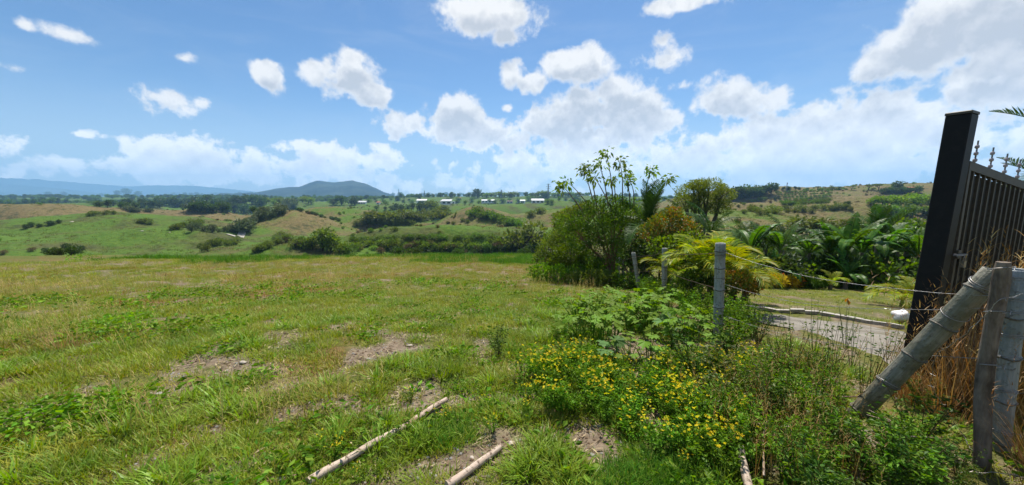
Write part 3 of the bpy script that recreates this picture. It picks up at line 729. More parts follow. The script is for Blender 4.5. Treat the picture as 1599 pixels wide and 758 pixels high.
# ------------------------------------------------------------------ far trees, bushes, houses
def far_kind(kind, mat, seed, n=520, size=.13):
    g = np.random.default_rng(seed)
    if kind == 'bush':
        bl = [((g.uniform(-.35, .35), g.uniform(-.3, .3), g.uniform(.28, .5)), (g.uniform(.3, .45), g.uniform(.3, .45), g.uniform(.3, .42))) for _ in range(4)]
    elif kind == 'tree':
        bl = [((g.uniform(-.26, .26), g.uniform(-.26, .26), g.uniform(.28, .74)), (g.uniform(.24, .38), g.uniform(.24, .38), g.uniform(.2, .28))) for _ in range(6)]
    elif kind == 'umbrella':
        bl = [((g.uniform(-.6, .6), g.uniform(-.5, .5), g.uniform(.78, .9)), (g.uniform(.4, .6), g.uniform(.35, .5), .11)) for _ in range(4)]
    elif kind == 'tall':
        bl = [((g.uniform(-.1, .1), g.uniform(-.1, .1), z), (.2, .2, .2)) for z in (.35, .6, .82)]
    elif kind == 'hedge':
        bl = [((x, g.uniform(-.2, .2), .45), (.5, .4, .45)) for x in (-.8, -.3, .3, .8)]
    crown, trunk = leafy('far_'+kind, bl, n, size, mat, .62, seed, .45, .35, 1.0 if kind != 'umbrella' else 1.4, 'bark_dark')
    return crown, trunk
def joined(pair, name):
    """crown and trunk in one mesh, for plants a few pixels tall"""
    a, b = pair; me = bpy.data.meshes.new(name)
    def arr(m):
        v = np.zeros(len(m.vertices)*3, np.float32); m.vertices.foreach_get('co', v)
        t = np.zeros(len(m.vertices), np.float32); m.attributes['tint'].data.foreach_get('value', t)
        q = [tuple(p.vertices) for p in m.polygons]; return v.reshape(-1, 3), t, q
    G_ = G(); 
    for k, m in enumerate((a, b)):
        v, t, q = arr(m)
        f3 = [p for p in q if len(p) == 3]; f4 = [p for p in q if len(p) == 4]; n0 = G_.n
        if f3: G_.add(v, f3, t, k)
        if f4:
            if f3: G_.F4.append(np.array(f4)+n0); G_.M4.append(np.full(len(f4), k))
            else: G_.add(v, f4, t, k)
    return G_.mesh(name, [a.materials[0], b.materials[0]])
FAR = {}
def far_get(kind, mat):
    if (kind, mat) not in FAR:
        s0 = len(FAR)*7+100
        prs = [far_kind(kind, mat, s0+k) for k in range(3)]
        FAR[(kind, mat)] = [(p, joined(p, 'far_'+kind)) for p in prs]
    return FAR[(kind, mat)]
NAMES = {'bush': 'bush', 'tree': 'far_tree', 'umbrella': 'umbrella_tree', 'tall': 'tall_tree', 'hedge': 'hedge_bush'}
def plant(u, v, h, kind, mat, label, group, D=None, wide=1.0, cat=None):
    if D is None: p = ground(u, v, 27)
    else: p = W(u, v, D); p[2] = H(p[0], p[1])
    s = h*p[1]/FPX
    pr, jn = far_get(kind, mat)[random.randrange(3)]
    rz = random.uniform(0, 2*pi); sc3 = (s*wide*random.uniform(.9, 1.15), s*wide*random.uniform(.9, 1.15), s)
    cat = cat or ('tree' if 'tree' in NAMES[kind] else 'bush')
    if h < 20:
        o = link(NAMES[kind], jn, None, p, (0, 0, rz), sc3)
    else:
        o = empty(NAMES[kind], p, (0, 0, rz), sc3); link('trunk', pr[1], o); link('crown', pr[0], o)
    return tag(o, label, cat, group)
def row(u0, v0, u1, v1, n, h, kind, mat, label, group, jit=2.0, wide=1.0, D=None):
    for k in range(n):
        t = (k+random.uniform(-.35, .35))/max(n-1, 1)
        plant(u0+(u1-u0)*t+random.uniform(-2, 2), v0+(v1-v0)*t+random.uniform(-jit, jit), h*random.uniform(.7, 1.25), kind, mat, label, group, D, wide*random.uniform(.9, 1.3))
def far_plants():
    r = row
    # left pasture
    L = 'dark bush in the clump behind the left rim of the field'; g = 'dark bushes behind the left rim'
    for u, v, h in [(84, 400, 14), (97, 403, 15), (112, 400, 18), (124, 394, 12), (72, 394, 8), (52, 393, 9), (104, 390, 11), (6, 398, 10)]:
        plant(u, v, h, 'bush', random.choice(['shrub_dark', 'shrub_dark', 'shrub_brown']), L, g)
    r(44, 357, 92, 350, 6, 9, 'bush', 'shrub_dark', 'dark bush in the line crossing the left green hill', 'bushes crossing the left green hill')
    r(138, 338, 178, 334, 6, 8, 'bush', 'shrub_olive', 'olive bush between the brown hill and the green hill at left', 'olive bushes between the left hills')
    r(198, 331, 236, 331, 6, 8, 'bush', 'shrub_grey', 'grey green bush at the foot of the dark wood at left', 'grey bushes under the dark wood')
    r(220, 350, 236, 350, 3, 10, 'bush', 'shrub_olive', 'olive bush on the saddle left of the tan hills', 'bushes on the saddle')
    r(272, 358, 308, 353, 5, 12, 'bush', 'shrub_olive', 'olive bush in the hollow between the two tan hills', 'bushes in the hollow of the tan hills')
    r(300, 362, 368, 363, 9, 11, 'tree', 'shrub_grey', 'thin grey green tree in the row under the right tan hill', 'thin trees under the tan hill')
    r(378, 362, 392, 360, 3, 20, 'tree', 'shrub_grey', 'grey green tree beside the upper end of the dirt track', 'trees beside the dirt track')
    r(318, 392, 372, 380, 9, 13, 'bush', 'shrub_olive', 'scrubby olive bush on the slope below the dirt track', 'scrub below the dirt track', 5)
    r(400, 392, 450, 372, 10, 11, 'bush', 'shrub_olive', 'scrubby bush on the slope left of the bush thicket', 'scrub left of the thicket', 6)
    # dark wood behind the tan hills
    r(160, 322, 250, 326, 12, 13, 'tree', 'shrub_dark', 'dark tree in the wood left of the tan hills', 'wood left of the tan hills', 3)
    r(245, 322, 410, 322, 20, 14, 'tree', 'shrub_dark', 'dark tree in the upper row of the wood behind the tan hills', 'upper row of the dark wood', 3)
    r(300, 331, 405, 335, 16, 17, 'tree', 'shrub_dark', 'dark tree in the lower row of the wood behind the tan hills', 'lower row of the dark wood', 3)
    r(395, 350, 458, 326, 13, 13, 'tree', 'shrub_grey', 'grey green tree in the slanting row beside the brown hill', 'slanting row beside the brown hill', 3)
    r(418, 320, 486, 318, 11, 10, 'tree', 'shrub_lime', 'pale green tree in the grove above the brown hill', 'pale grove above the brown hill', 2)
    r(455, 326, 528, 346, 16, 4.5, 'bush', 'shrub_dark', 'dark hedge plant curving over the brown hill', 'hedge curving over the brown hill', .7, 1.4)
    # far left plain
    r(10, 317, 240, 318, 14, 5.5, 'bush', 'shrub_green', 'small green bush on the far left plain', 'bushes on the far left plain', 3)
    r(0, 306, 420, 307, 46, 5.5, 'tree', 'shrub_dark', 'small dark tree on the skyline at left', 'skyline trees at left', .8)
    for u, h in ((75, 8), (102, 8), (183, 10), (200, 13), (216, 9), (372, 8), (395, 7)):
        plant(u, 307.5, h, 'tree', 'shrub_dark', 'taller dark tree rising from the left skyline', 'taller skyline trees at left')
    # middle
    r(524, 321, 556, 321, 4, 12, 'tree', 'shrub_dark', 'dark tree left of the low white wall', 'dark trees left of the houses', 1)
    r(490, 316, 640, 316, 12, 6, 'bush', 'shrub_green', 'small green bush on the plain left of the houses', 'bushes on the plain left of the houses', 4)
    r(575, 346, 690, 343, 13, 17, 'bush', 'shrub_olive', 'olive bush in the thicket below the white houses', 'olive thicket below the white houses', 2, 1.2)
    r(556, 352, 640, 351, 10, 10, 'bush', 'shrub_olive', 'low olive bush at the front of the thicket below the houses', 'front of the olive thicket', 1.5, 1.2)
    r(590, 328, 660, 326, 8, 9, 'bush', 'shrub_dark', 'dark bush on the slope under the white box house', 'bushes under the white box house', 2)
    r(652, 330, 664, 329, 2, 14, 'tree', 'shrub_dark', 'round dark tree before the white box house', 'trees before the white box house', 1)
    r(672, 330, 692, 336, 4, 15, 'tree', 'shrub_olive', 'olive tree between the two white houses', 'trees between the two white houses', 2)
    r(738, 334, 808, 352, 13, 13, 'bush', 'shrub_green', 'green bush on the slope right of the brown bank', 'bushes right of the brown bank', 4, 1.2)
    r(700, 351, 740, 346, 5, 6, 'bush', 'shrub_olive', 'little bush on the brown bank below the houses', 'bushes on the brown bank', 3)
    r(700, 317, 900, 316, 22, 7, 'tree', 'shrub_green', 'green tree among the far houses', 'trees among the far houses', 3)
    r(610, 308, 905, 307, 46, 6, 'tree', 'shrub_dark', 'dark tree on the skyline above the houses', 'skyline trees above the houses', .8)
    r(760, 308, 905, 307, 16, 8, 'tree', 'shrub_lime', 'pale green crown on the skyline above the houses', 'pale crowns above the houses', 1, 1.3)
    for u, h in ((746, 14), (739, 9), (704, 9), (798, 9), (852, 9)):
        plant(u, 309, h, 'tree', 'shrub_dark', 'taller dark tree standing above the house ridge', 'taller trees above the house ridge')
    # terrace bank
    r(560, 376, 850, 374, 26, 10, 'bush', 'shrub_green', 'green bush along the lip of the terrace', 'bushes on the terrace lip', 2, 1.3)
    r(540, 388, 850, 386, 24, 12, 'bush', 'shrub_lime', 'green bush halfway down the terrace bank', 'bushes halfway down the terrace bank', 4, 1.2)
    r(610, 398, 850, 398, 20, 14, 'bush', 'shrub_dark', 'dark bush at the foot of the terrace bank', 'dark bushes at the bank foot', 3, 1.1)
    r(590, 393, 850, 392, 14, 12, 'bush', 'shrub_brown', 'dry brown bush on the terrace bank', 'dry bushes on the terrace bank', 6, 1.1)
    for u, v, h in [(556, 383, 15), (612, 388, 17), (652, 390, 15), (714, 380, 13)]:
        plant(u, v, h, 'tree', 'shrub_green', 'small rounded tree rooted in the terrace bank', 'small trees in the terrace bank')
    # the thicket left of the middle
    for u, v, h, k, m in [(462, 398, 18, 'bush', 'shrub_olive'), (478, 399, 20, 'bush', 'shrub_green'), (503, 400, 38, 'tree', 'shrub_olive'), (489, 399, 26, 'bush', 'shrub_olive'), (517, 399, 30, 'tree', 'shrub_lime'), (530, 400, 22, 'bush', 'shrub_lime'), (544, 400, 19, 'bush', 'shrub_green'), (472, 385, 14, 'bush', 'shrub_brown')]:
        plant(u, v, h, k, m, 'bush in the loose thicket behind the middle of the field rim', 'thicket behind the field rim', 95)
    # right hills
    r(1148, 313, 1200, 303, 9, 19, 'tree', 'shrub_dark', 'dark tree in the wood on the left end of the right hill', 'dark wood on the right hill', 1.5)
    r(1202, 299, 1256, 297, 9, 6, 'tree', 'shrub_dark', 'small tree on the crest of the right hill', 'crest trees on the right hill', .6)
    r(1262, 298, 1320, 297, 8, 4, 'bush', 'shrub_green', 'bush on the middle of the right hill crest', 'bushes on the right hill crest', .8)
    for u, h in ((1276, 5), (1300, 8), (1330, 7), (1356, 8), (1372, 9), (1310, 5)):
        plant(u, 297, h, 'umbrella' if h != 8 or u > 1320 else 'tree', 'shrub_olive', 'flat topped tree on the crest of the right hill', 'flat topped crest trees')
    plant(1401, 299, 16, 'tree', 'shrub_dark', 'round dark tree standing highest on the right hill crest', None)
    r(1384, 303, 1424, 302, 7, 9, 'bush', 'shrub_dark', 'dark bush beside the red roofed house on the crest', 'bushes beside the crest house', 1)
    Q = [ground(1222-k*1.5+(70+k*3)*j/15+random.uniform(-1.5, 1.5), 320-k*3.6-3*j/15, 27) for k in range(6) for j in range(16)]
    scatter('crop_rows', np.array(Q)-[0, 0, .2], rng.uniform(0, 6, len(Q)), rng.uniform(1.6, 2.6, len(Q)), rng.integers(0, 2, len(Q)), [far_get('bush', 'shrub_green')[k][1] for k in range(2)], 'dark green crop planted in rows on the right hill')
    r(1172, 317, 1194, 313, 5, 6, 'bush', 'shrub_green', 'bush in the gully on the left of the right hill', 'gully bushes on the right hill', 1)
    plant(1326, 322, 9, 'bush', 'shrub_dark', 'single round dark bush on the pale slope', None); plant(1211, 313, 5, 'bush', 'shrub_dark', 'tiny lone bush on the dry brown knoll', None)
    r(1366, 322, 1452, 322, 10, 17, 'tree', 'shrub_lime', 'bright green tree in the grove left of the gate', 'bright grove left of the gate', 2)
    r(1372, 336, 1450, 338, 9, 18, 'tree', 'shrub_green', 'green tree below the bright grove', 'trees below the bright grove', 4)
    r(1160, 334, 1330, 328, 20, 11, 'bush', 'shrub_olive', 'olive bush in the hedge at the foot of the dry slope', 'olive hedge under the dry slope', 3)
    r(1120, 346, 1460, 346, 20, 24, 'tree', 'shrub_olive', 'olive tree in the belt behind the banana garden', 'tree belt behind the bananas', 4, 1.2, 75)
    r(1100, 372, 1470, 372, 16, 46, 'tree', 'shrub_green', 'dark green tree right behind the banana garden', 'trees right behind the bananas', 5, 1.1, 34)
    r(830, 340, 1000, 338, 10, 12, 'bush', 'shrub_olive', 'olive bush on the slope left of the shooting tree', 'slope bushes left of the shooting tree', 8, 1.3)
    r(835, 372, 930, 380, 12, 20, 'bush', 'shrub_olive', 'olive bush on the near slope left of the shooting tree', 'near slope bushes', 9, 1.2, 60)
    t = plant(818, 372, 55, 'tree', 'shrub_olive', 'rounded tree standing alone on the green terrace', None, 104, 1.05)
    # far wood on the plain that nobody could count
    kinds = [far_get('tree', m)[k][1] for m in ('shrub_dark', 'shrub_green') for k in range(2)]
    n = 5200; y = rng.uniform(550, 2400, n); x = rng.uniform(-1.7, 1.2, n)*y
    w = fbm(x*.004, y*.004, 61, 4); k = (w > .50); x, y = x[k], y[k]
    y2 = rng.uniform(980, 1350, 1100); x2 = rng.uniform(-1.5, .25, 1100)*y2; k2 = fbm(x2*.006, y2*.006, 68, 3) > .40; x, y = np.concatenate([x, x2[k2]]), np.concatenate([y, y2[k2]]); n = len(x)
    scatter('woodland', np.stack([x, y, height(x, y)-.6], -1), rng.uniform(0, 6.28, n), rng.uniform(6, 13, n), rng.integers(0, 4, n), kinds, 'scattered woodland over the far plain')
    kinds = [far_get('bush', m)[k][1] for m in ('shrub_olive', 'shrub_green', 'shrub_brown') for k in range(2)]
    n = 6500; y = rng.uniform(45, 620, n)**1.0; x = rng.uniform(-1.6, 1.5, n)*y
    w = fbm(x*.02, y*.02, 63, 4)-.06*(x/y < -.55)+.07*((x/y > -.45) & (x/y < .25) & (y < 320)); k = (w > .53); x, y = x[k], y[k]; n = len(x)
    scatter('scrub', np.stack([x, y, height(x, y)-.1], -1), rng.uniform(0, 6.28, n), rng.uniform(.4, 1.9, n)*(.8+.0012*y), rng.integers(0, 6, n), kinds, 'low scrub sprinkled over the pasture hills')
    kinds = [tuft(16, .5, .5, .05, 'grass_pasture', .5, .6, s, 2) for s in (95, 96)]
    x = []; n = 30000; y = 34*(400/34)**rng.uniform(0, 1, n); x = rng.uniform(-1.6, 1.6, n)*y
    w = fbm(x*.06, y*.06, 65, 4); k = (w > .45); x, y = x[k], y[k]; n = len(x)
    scatter('pasture_grass', np.stack([x, y, height(x, y)-.03], -1), rng.uniform(0, 6.28, n), rng.uniform(.5, 1.4, n)*(.6+.004*y), rng.integers(0, 2, n), kinds, 'rough grass tussocks on the pasture hills')
far_plants()

def house(u, v, wpx, hpx, label, wall='white_plaster', roof='flat', rmat='white_plaster', D=None, wins=3, depth=8, rz=0, porch=False):
    p = ground(u, v, 150) if D is None else W(u, v, D)
    if D is not None: p[2] = H(p[0], p[1])
    k = p[1]/FPX; w = wpx*k/2; h = hpx*k
    o = tag(empty('house', p, (0, 0, rz)), label, 'house')
    g = G(); g.box((0, depth/2, h/2-.6), (w, depth/2, h/2+.6)); link('wall', g.mesh('wall', M[wall]), o)
    g = G()
    if roof == 'flat': g.box((0, depth/2, h+.18), (w+.35, depth/2+.35, .18))
    elif roof == 'shed':
        V = [(-w-.5, -.6, h+.1), (w+.5, -.6, h+.1), (w+.5, depth+.5, h+2.4), (-w-.5, depth+.5, h+2.4)]  # pitch steepened so sunlit roof tops stand in for bright white walls
        V += [(a, b, c+.2) for a, b, c in V]
        g.add(V, [[0, 3, 2, 1], [4, 5, 6, 7], [0, 1, 5, 4], [1, 2, 6, 5], [2, 3, 7, 6], [3, 0, 4, 7]])
    else:
        r = h*.55
        V = [(-w-.5, -.6, h), (w+.5, -.6, h), (w+.5, depth+.6, h), (-w-.5, depth+.6, h), (-w*.75, depth/2, h+r), (w*.75, depth/2, h+r)]
        g.add(V, [[0, 1, 5, 4], [2, 3, 4, 5]]); g.add(V, [[1, 2, 5], [3, 0, 4]])
    link('roof', g.mesh('roof', M[rmat]), o)
    gw = G(); gw.box((0, 0, 0), (w/(wins*1.7), .06, h*.26)); wm = gw.mesh('window', M['house_glass'])
    for j in range(wins):
        link('window', wm, o, (-w+(j+.5)*2*w/wins, -.03, h*.55))
    if porch:
        g = G(); g.box((-w*1.25, depth/2, h*.46), (w*.25, depth*.4, .15)); g.box((-w*1.45, .6, h*.22), (.15, .15, h*.24+.3)); link('porch', g.mesh('porch', M[wall]), o)
    return o
def far_buildings():
    house(658, 319, 15, 5.5, 'white box house with a pale roof sloped to catch sun behind a round dark tree', roof='shed', porch=True, wins=1)
    house(697, 320, 15, 5.5, 'white house with a grey left wing, right of the box house', roof='shed', rmat='roof_sheet', wins=2)
    house(691, 319, 6, 4, 'low grey wing attached left of the white house', 'grey_plaster', 'shed', 'roof_sheet', wins=1)
    house(708, 319, 4, 4, 'tiny white outbuilding right of the white house', wins=1)
    house(563, 319, 15, 2.6, 'long low white building far left of the houses', roof='shed', rmat='roof_sheet', wins=4)
    house(590, 319.5, 5, 3, 'little white hut with a reddish roof on the plain', roof='hip', rmat='roof_tile', wins=1)
    house(717, 313, 6, 3, 'small brownish house high behind the white house', 'grey_plaster', 'hip', 'roof_brown', wins=2)
    house(762, 318, 20, 4.2, 'long white shed with a sloping pale roof', roof='shed', wins=4)
    house(796, 318, 9, 3, 'low brown roofed house between the two long sheds', 'grey_plaster', 'hip', 'roof_brown', wins=2)
    house(816, 318.5, 8, 4.5, 'small bright white house left of the right long shed', roof='shed', wins=1)
    house(840, 318, 19, 4.2, 'rightmost long white shed with dark openings', roof='shed', rmat='roof_sheet', wins=3)
    house(1430, 297, 18, 3, 'house with a red tiled roof on the crest near the gate', 'white_plaster', 'hip', 'roof_tile', wins=3)
    o = house(1136, 352, 26, 10, 'garden house with a red tiled roof half hidden behind palms', 'white_plaster', 'hip', 'roof_tile', 62, 2, 5)
    def lattice(u, vb, vt, wpx, label, arms, cat='pylon', nm='pylon'):
        p = ground(u, vb, 300); D = p[1]; h = (vb-vt)*D/FPX; w = wpx*D/FPX/2
        o = tag(empty(nm, p), label, cat); g = G(); t = max(.12, .0011*D*.5)
        for sx in (-1, 1):
            for sy in (-1, 1): g.tube([(sx*w, sy*w, -1), (sx*w*.3, sy*w*.3, h*.7), (sx*w*.2, sy*w*.2, h)], t, 4)
        nb = 7
        for k in range(nb):
            z0, z1 = h*k/nb, h*(k+1)/nb; f = lambda z: w*(1-.75*min(z/(h*.75), 1))+w*.05
            for a, b in (((-1, -1), (1, -1)), ((1, -1), (-1, -1)), ((1, 1), (-1, 1)), ((-1, 1), (1, 1))):
                g.tube([(a[0]*f(z0), a[1]*f(z0), z0), (b[0]*f(z1), b[1]*f(z1), z1)], t*.6, 3)
        link('lattice', g.mesh('lattice', M['mast_steel']), o)
        for z, L in arms:
            g = G(); g.tube([(-L*w, 0, h*z), (0, 0, h*z+.6), (L*w, 0, h*z)], t, 4); link('cross_arm', g.mesh('cross_arm', M['mast_steel']), o)
    lattice(856, 309, 288, 3.5, 'lattice power pylon on the skyline right of the houses', [(.97, 1.6), (.82, 2.0), (.68, 1.6)])
    lattice(783, 309, 297, 2.6, 'smaller lattice pylon on the skyline above the long shed', [(.95, 1.4), (.75, 1.6)])
    lattice(1228, 300, 286, 1.0, 'thin mast on the right hill crest', [(.9, 2.0)], 'mast', 'mast')
    for u, vt in ((623, 296), (663, 298), (655, 303)):
        lattice(u, 309, vt, .8, ['tallest', 'middle', 'shortest'][(623, 663, 655).index(u)]+' thin radio mast on the skyline behind the white box house', [], 'mast', 'mast')
    # dirt track on the left slope
    A, B = ground(360, 368, 27), ground(381, 358, 27); n = 12; V = []
    for k in range(n+1):
        c = A+(B-A)*k/n
        for s in (-1.0, 1.0):
            x, y = c[0]+s*1.1, c[1]+s*.8; V.append((x, y, H(x, y)+.12))
    F = [[2*k, 2*k+1, 2*k+3, 2*k+2] for k in range(n)]; g = G(); g.add(V, F)
    tag(link('path', g.mesh('path', M['concrete'])), 'pale dirt track climbing the left slope', kind='structure')
    for (u, v, wpx, lab) in ((113, 347, 7, 'pale rock lying high on the left green hill'), (265, 364, 4, 'pale rock low on the green hill near the track'), (222, 361, 5, 'pale rock in the middle of the left green hill')):
        p = ground(u, v, 27); s = wpx*p[1]/FPX/2
        tag(link('rock', pebble(int(u), 'stone_pale'), None, p, (0, 0, 0), (s, s*.7, s*.55)), lab, 'rock')
far_buildings()
# ------------------------------------------------------------------ driveway and kerb
def drape(pts, half, dz, n=60, wob=0.0, seed=0):
    P = np.array(pts, float); s = np.concatenate([[0], np.cumsum(np.hypot(*np.diff(P, axis=0).T))])
    q = np.linspace(0, s[-1], n); x = np.interp(q, s, P[:, 0]); y = np.interp(q, s, P[:, 1])
    for _ in range(6): x[1:-1] = (x[:-2]+x[2:]+2*x[1:-1])/4; y[1:-1] = (y[:-2]+y[2:]+2*y[1:-1])/4
    tx, ty = np.gradient(x), np.gradient(y); L = np.hypot(tx, ty); nx, ny = -ty/L, tx/L
    m = 9; V = []
    for k in range(m):
        o = (k/(m-1)*2-1)*half; w = wob*(fbm(q*2.1, q*0+k, seed, 3)-.5) if k in (0, m-1) else 0
        X = x+nx*(o+w); Y = y+ny*(o+w); V.append(np.stack([X, Y, height(X, Y)+(dz if k not in (0, m-1) else -.04)], -1))
    V = np.stack(V, 1).reshape(-1, 3); i = np.arange(n-1)[:, None]*m; j = np.arange(m-1)[None]
    g = G(); g.add(V, np.stack([i+j, i+m+j, i+m+j+1, i+j+1], -1).reshape(-1, 4)); return g, (x, y, nx, ny)
def driveway():
    m, t = pmat('driveway')
    pos = t.new('ShaderNodeNewGeometry').outputs['Position']
    n = t.noise(pos, 3, 5, .65); n2 = t.noise(pos, 45, 4, .7); n3 = t.noise(pos, 1.1, 4, .6)
    c = t.mix(t.ss(n, .35, .68), (.15, .135, .112), (.25, .228, .195))
    c = t.mix(t.m('MULTIPLY', t.ss(n2, .5, .68), .6), c, (.33, .305, .27))
    c = t.mix(t.m('MULTIPLY', t.ss(n3, .54, .66), .6), c, (.11, .10, .05))
    finish(t, c, .95, .1, bump(t, t.m('MULTIPLY_ADD', n2, .5, n), .03, .7))
    g, _ = drape([tuple(p) for p in ROADW], .95, .016, 80, .5, 3)
    tag(link('driveway', g.mesh('driveway', m, True)), 'worn earth and gravel driveway leading to the black gate', kind='structure')
    K = np.array([ground(u, v)[:2] for u, v in ((1150, 480), (1185, 483), (1240, 488), (1300, 494), (1350, 502), (1408, 515))])
    _, (x, y, nx, ny) = drape(K, .06, 0, 13)
    o = tag(empty('kerb', (0, 0, 0)), 'broken pale concrete kerb along the far side of the driveway', kind='structure')
    for k in range(12):
        a = np.array([x[k], y[k]]); b = np.array([x[k+1], y[k+1]]); d = (b-a); L = np.hypot(*d); d /= L
        g = G(); w = rng.uniform(.04, .055); g.box((0, 0, 0), (L/2-.004, w, .028))
        c = (a+b)/2; link('kerb_stone', g.mesh('kerb_stone', M['concrete']), o, (c[0], c[1], H(*c)+.035+rng.uniform(-.015, .015)), (rng.normal(0, .03), (H(*a)-H(*b))/L, math.atan2(d[1], d[0])+rng.normal(0, .02)))
driveway()

# ------------------------------------------------------------------ fence: bamboo posts, stake, brace, wire
def axis_rot(d): return Vector(d).to_track_quat('Z', 'Y').to_euler()
def bamboo(top, bot, r, mat, label, name='bamboo_post', first=.22, step=.30, group='bamboo fence posts', cat='fence post'):
    top, bot = np.array(top), np.array(bot); d = top-bot; L = np.linalg.norm(d)
    o = tag(empty(name, bot, axis_rot(d/L)), label, cat, group)
    zs = [0]; rs = [r*1.02]; nodes = []; z = first
    while z < L-.06:
        nodes.append(z); z += step*random.uniform(.85, 1.15)
    for k in nodes:
        for dz, f in ((-.03, 1.0), (-.012, 1.035), (.0, 1.05), (.012, 1.03), (.03, .995)):
            zs.append(k+dz); rs.append(r*f)
    zs += [L-.004, L, L-.004, L-.07]; rs += [r, r*.95, r*.84, r*.82]
    n = 20; th = np.arange(n)*2*pi/n; V = []
    wob = 1+.025*np.cos(th*2+1)
    for z, q in zip(zs, rs): V.append(np.stack([q*wob*np.cos(th), q*wob*np.sin(th), np.full(n, z)], -1))
    k = len(zs); i = np.arange(k-1)[:, None]*n; j = np.arange(n)[None]; j2 = (j+1) % n
    g = G(); g.add(np.concatenate(V), np.stack([i+j, i+j2, i+n+j2, i+n+j], -1).reshape(-1, 4)); b = g.n
    g.add(np.vstack([V[-1], [[0, 0, L-.07]]]), np.stack([np.arange(n), (np.arange(n)+1) % n, np.full(n, n)], -1))
    link('culm', g.mesh('culm', M[mat], True), o)
    for z in nodes:
        g = G(); q = r*1.06
        a = np.arange(n+1)*2*pi/n; g.tube(np.stack([q*np.cos(a), q*np.sin(a), .004*np.sin(a*3)], -1), .0045+r*.025, 6, cap=False)
        link('node_ring', g.mesh('node_ring', M['bamboo_dark'], True), o, (0, 0, z))
    return o, L
def wrap(o, z, r, turns=2, tilt=.15, mat='wire_steel', rad=.0022):
    a = np.linspace(0, turns*2*pi, 28*turns); g = G()
    g.tube(np.stack([r*np.cos(a), r*np.sin(a), z+.006*a/pi+tilt*r*np.cos(a)], -1), rad, 5)
    g.tube([(r, 0, z+.02), (r+.03, .01, z+.035), (r+.05, -.01, z+.02)], rad, 4)
    link('wire_tie', g.mesh('wire_tie', M[mat], True), o)
def down(u, v, D, ext=.25):
    return W(u, v, D)
def fence():
    t, b = W(1589, 421, 2.10), W(1553, 760, 2.10); b = b+(b-t)*.12
    o, L = bamboo(t, b, .046, 'bamboo_blue', 'blue grey bamboo corner post at the right edge wound with wire', first=.17, step=.30)
    for z in (L-.06, L-.19, L-.27, L-.42, L-.56, L-.78, L-1.05): wrap(o, z, .0485, 2, random.uniform(-.3, .3))
    # dark weathered stake in front of it
    t, b = W(1561, 409, 2.0), W(1526, 760, 1.98); b = b+(b-t)*.12; d = t-b; L = np.linalg.norm(d); n = 14
    s = tag(empty('wooden_stake', b, axis_rot(d/L)), 'dark weathered wooden stake leaning against the bamboo corner post', 'stake')
    g = G(); zz = np.linspace(0, L, n*2); rr = .036*(1+.10*(fbm(zz*6, zz*0, 71, 3)-.5)*2); rr[-1] *= .8
    g.tube(np.stack([.010*np.sin(zz*5), .008*np.cos(zz*4), zz], -1), rr, 12); link('shaft', g.mesh('shaft', M['old_wood'], True), s)
    for z in (L-.05, L-.30, L-.62): wrap(s, z, .040, 1, .3)
    # the brace
    t, b = W(1556, 424, 2.12), W(1318, 668, 2.56)
    o, L = bamboo(t, b, .060, 'bamboo_olive', 'thick olive grey bamboo brace slanting up to the corner post', 'bamboo_brace', .2, .27, None, 'brace')
    wrap(o, L-.10, .0645, 2, .3); wrap(o, L-.33, .0645, 1, .4); wrap(o, L-.95, .065, 1, -.3)
    tops = {}
    for (u, v, ub, vb, D, r, mat, lab) in [
        (1125, 380, 1121, 520, 4.1, .055, 'bamboo_grey', 'tall pale bamboo post standing alone before the yellow palms'),
        (1038, 388, 1037, 470, 7.4, .055, 'bamboo_grey', 'upright bamboo post second along the fence from the tall one'),
        (989, 395, 998, 450, 8.8, .050, 'bamboo_grey', 'bamboo post leaning to the left before the dark thicket'),
        (972, 403, 973, 440, 12.5, .050, 'bamboo_grey', 'short far bamboo post just right of the farthest one'),
        (965, 402, 966, 440, 12.0, .055, 'bamboo_grey', 'farthest left bamboo post beside the reddish trunk')]:
        t, b = W(u, v, D), W(ub, vb, D); k = (t[2]-H(t[0], t[1])+.15)/max(t[2]-b[2], .05); b = t+(b-t)*k
        o, L = bamboo(t, b, r, mat, lab, first=.18, step=.23)
        for z in (L-.15, L-.42): wrap(o, z, r*1.07, 1, .1, 'wire_rust')
        tops[u] = (t, b)
    def strand(pts, sag, label, mat='wire_steel', rad=.0014, barb=.13, group='barbed wires of the fence', cat='barbed wire'):
        P = []
        for a, b in zip(pts[:-1], pts[1:]):
            a, b = np.array(a), np.array(b); m = 24
            for q in np.linspace(0, 1, m, endpoint=False):
                P.append(a+(b-a)*q-np.array([0, 0, sag*4*q*(1-q)]))
        P.append(np.array(pts[-1])); P = np.array(P); P += (np.stack([fbm(np.arange(len(P))*.5, 0*P[:, 0]+c, 75, 2)-.5 for c in range(3)], -1))*.014
        o = tag(empty('barbed_wire', P[0]), label, cat, group); P = P-P[0]
        s = np.concatenate([[0], np.cumsum(np.linalg.norm(np.diff(P, axis=0), axis=1))])
        for ph in (0, pi):
            q = np.linspace(0, s[-1], int(s[-1]/.022)+2); X = np.stack([np.interp(q, s, P[:, c]) for c in range(3)], -1)
            X[:, 2] += rad*np.sin(q*190+ph); X[:, 1] += rad*np.cos(q*190+ph)
            g = G(); g.tube(X, rad*.9, 4); link('strand', g.mesh('strand', M[mat], True), o)
        g = G(); q = np.arange(.05, s[-1], barb)
        for k in q:
            c = np.array([np.interp(k, s, P[:, z]) for z in range(3)])
            for _ in range(2):
                d = rng.normal(size=3); d /= np.linalg.norm(d); g.tube([c-d*.016, c+d*.016], [.0011, .0009], 3)
        link('barb', g.mesh('barb', M[mat]), o)['kind'] = 'stuff'
    def on(u, f): t, b = tops[u]; return t+(b-t)*f
    cp = lambda v: W(1556-(v-425)*.1, v, 2.06)
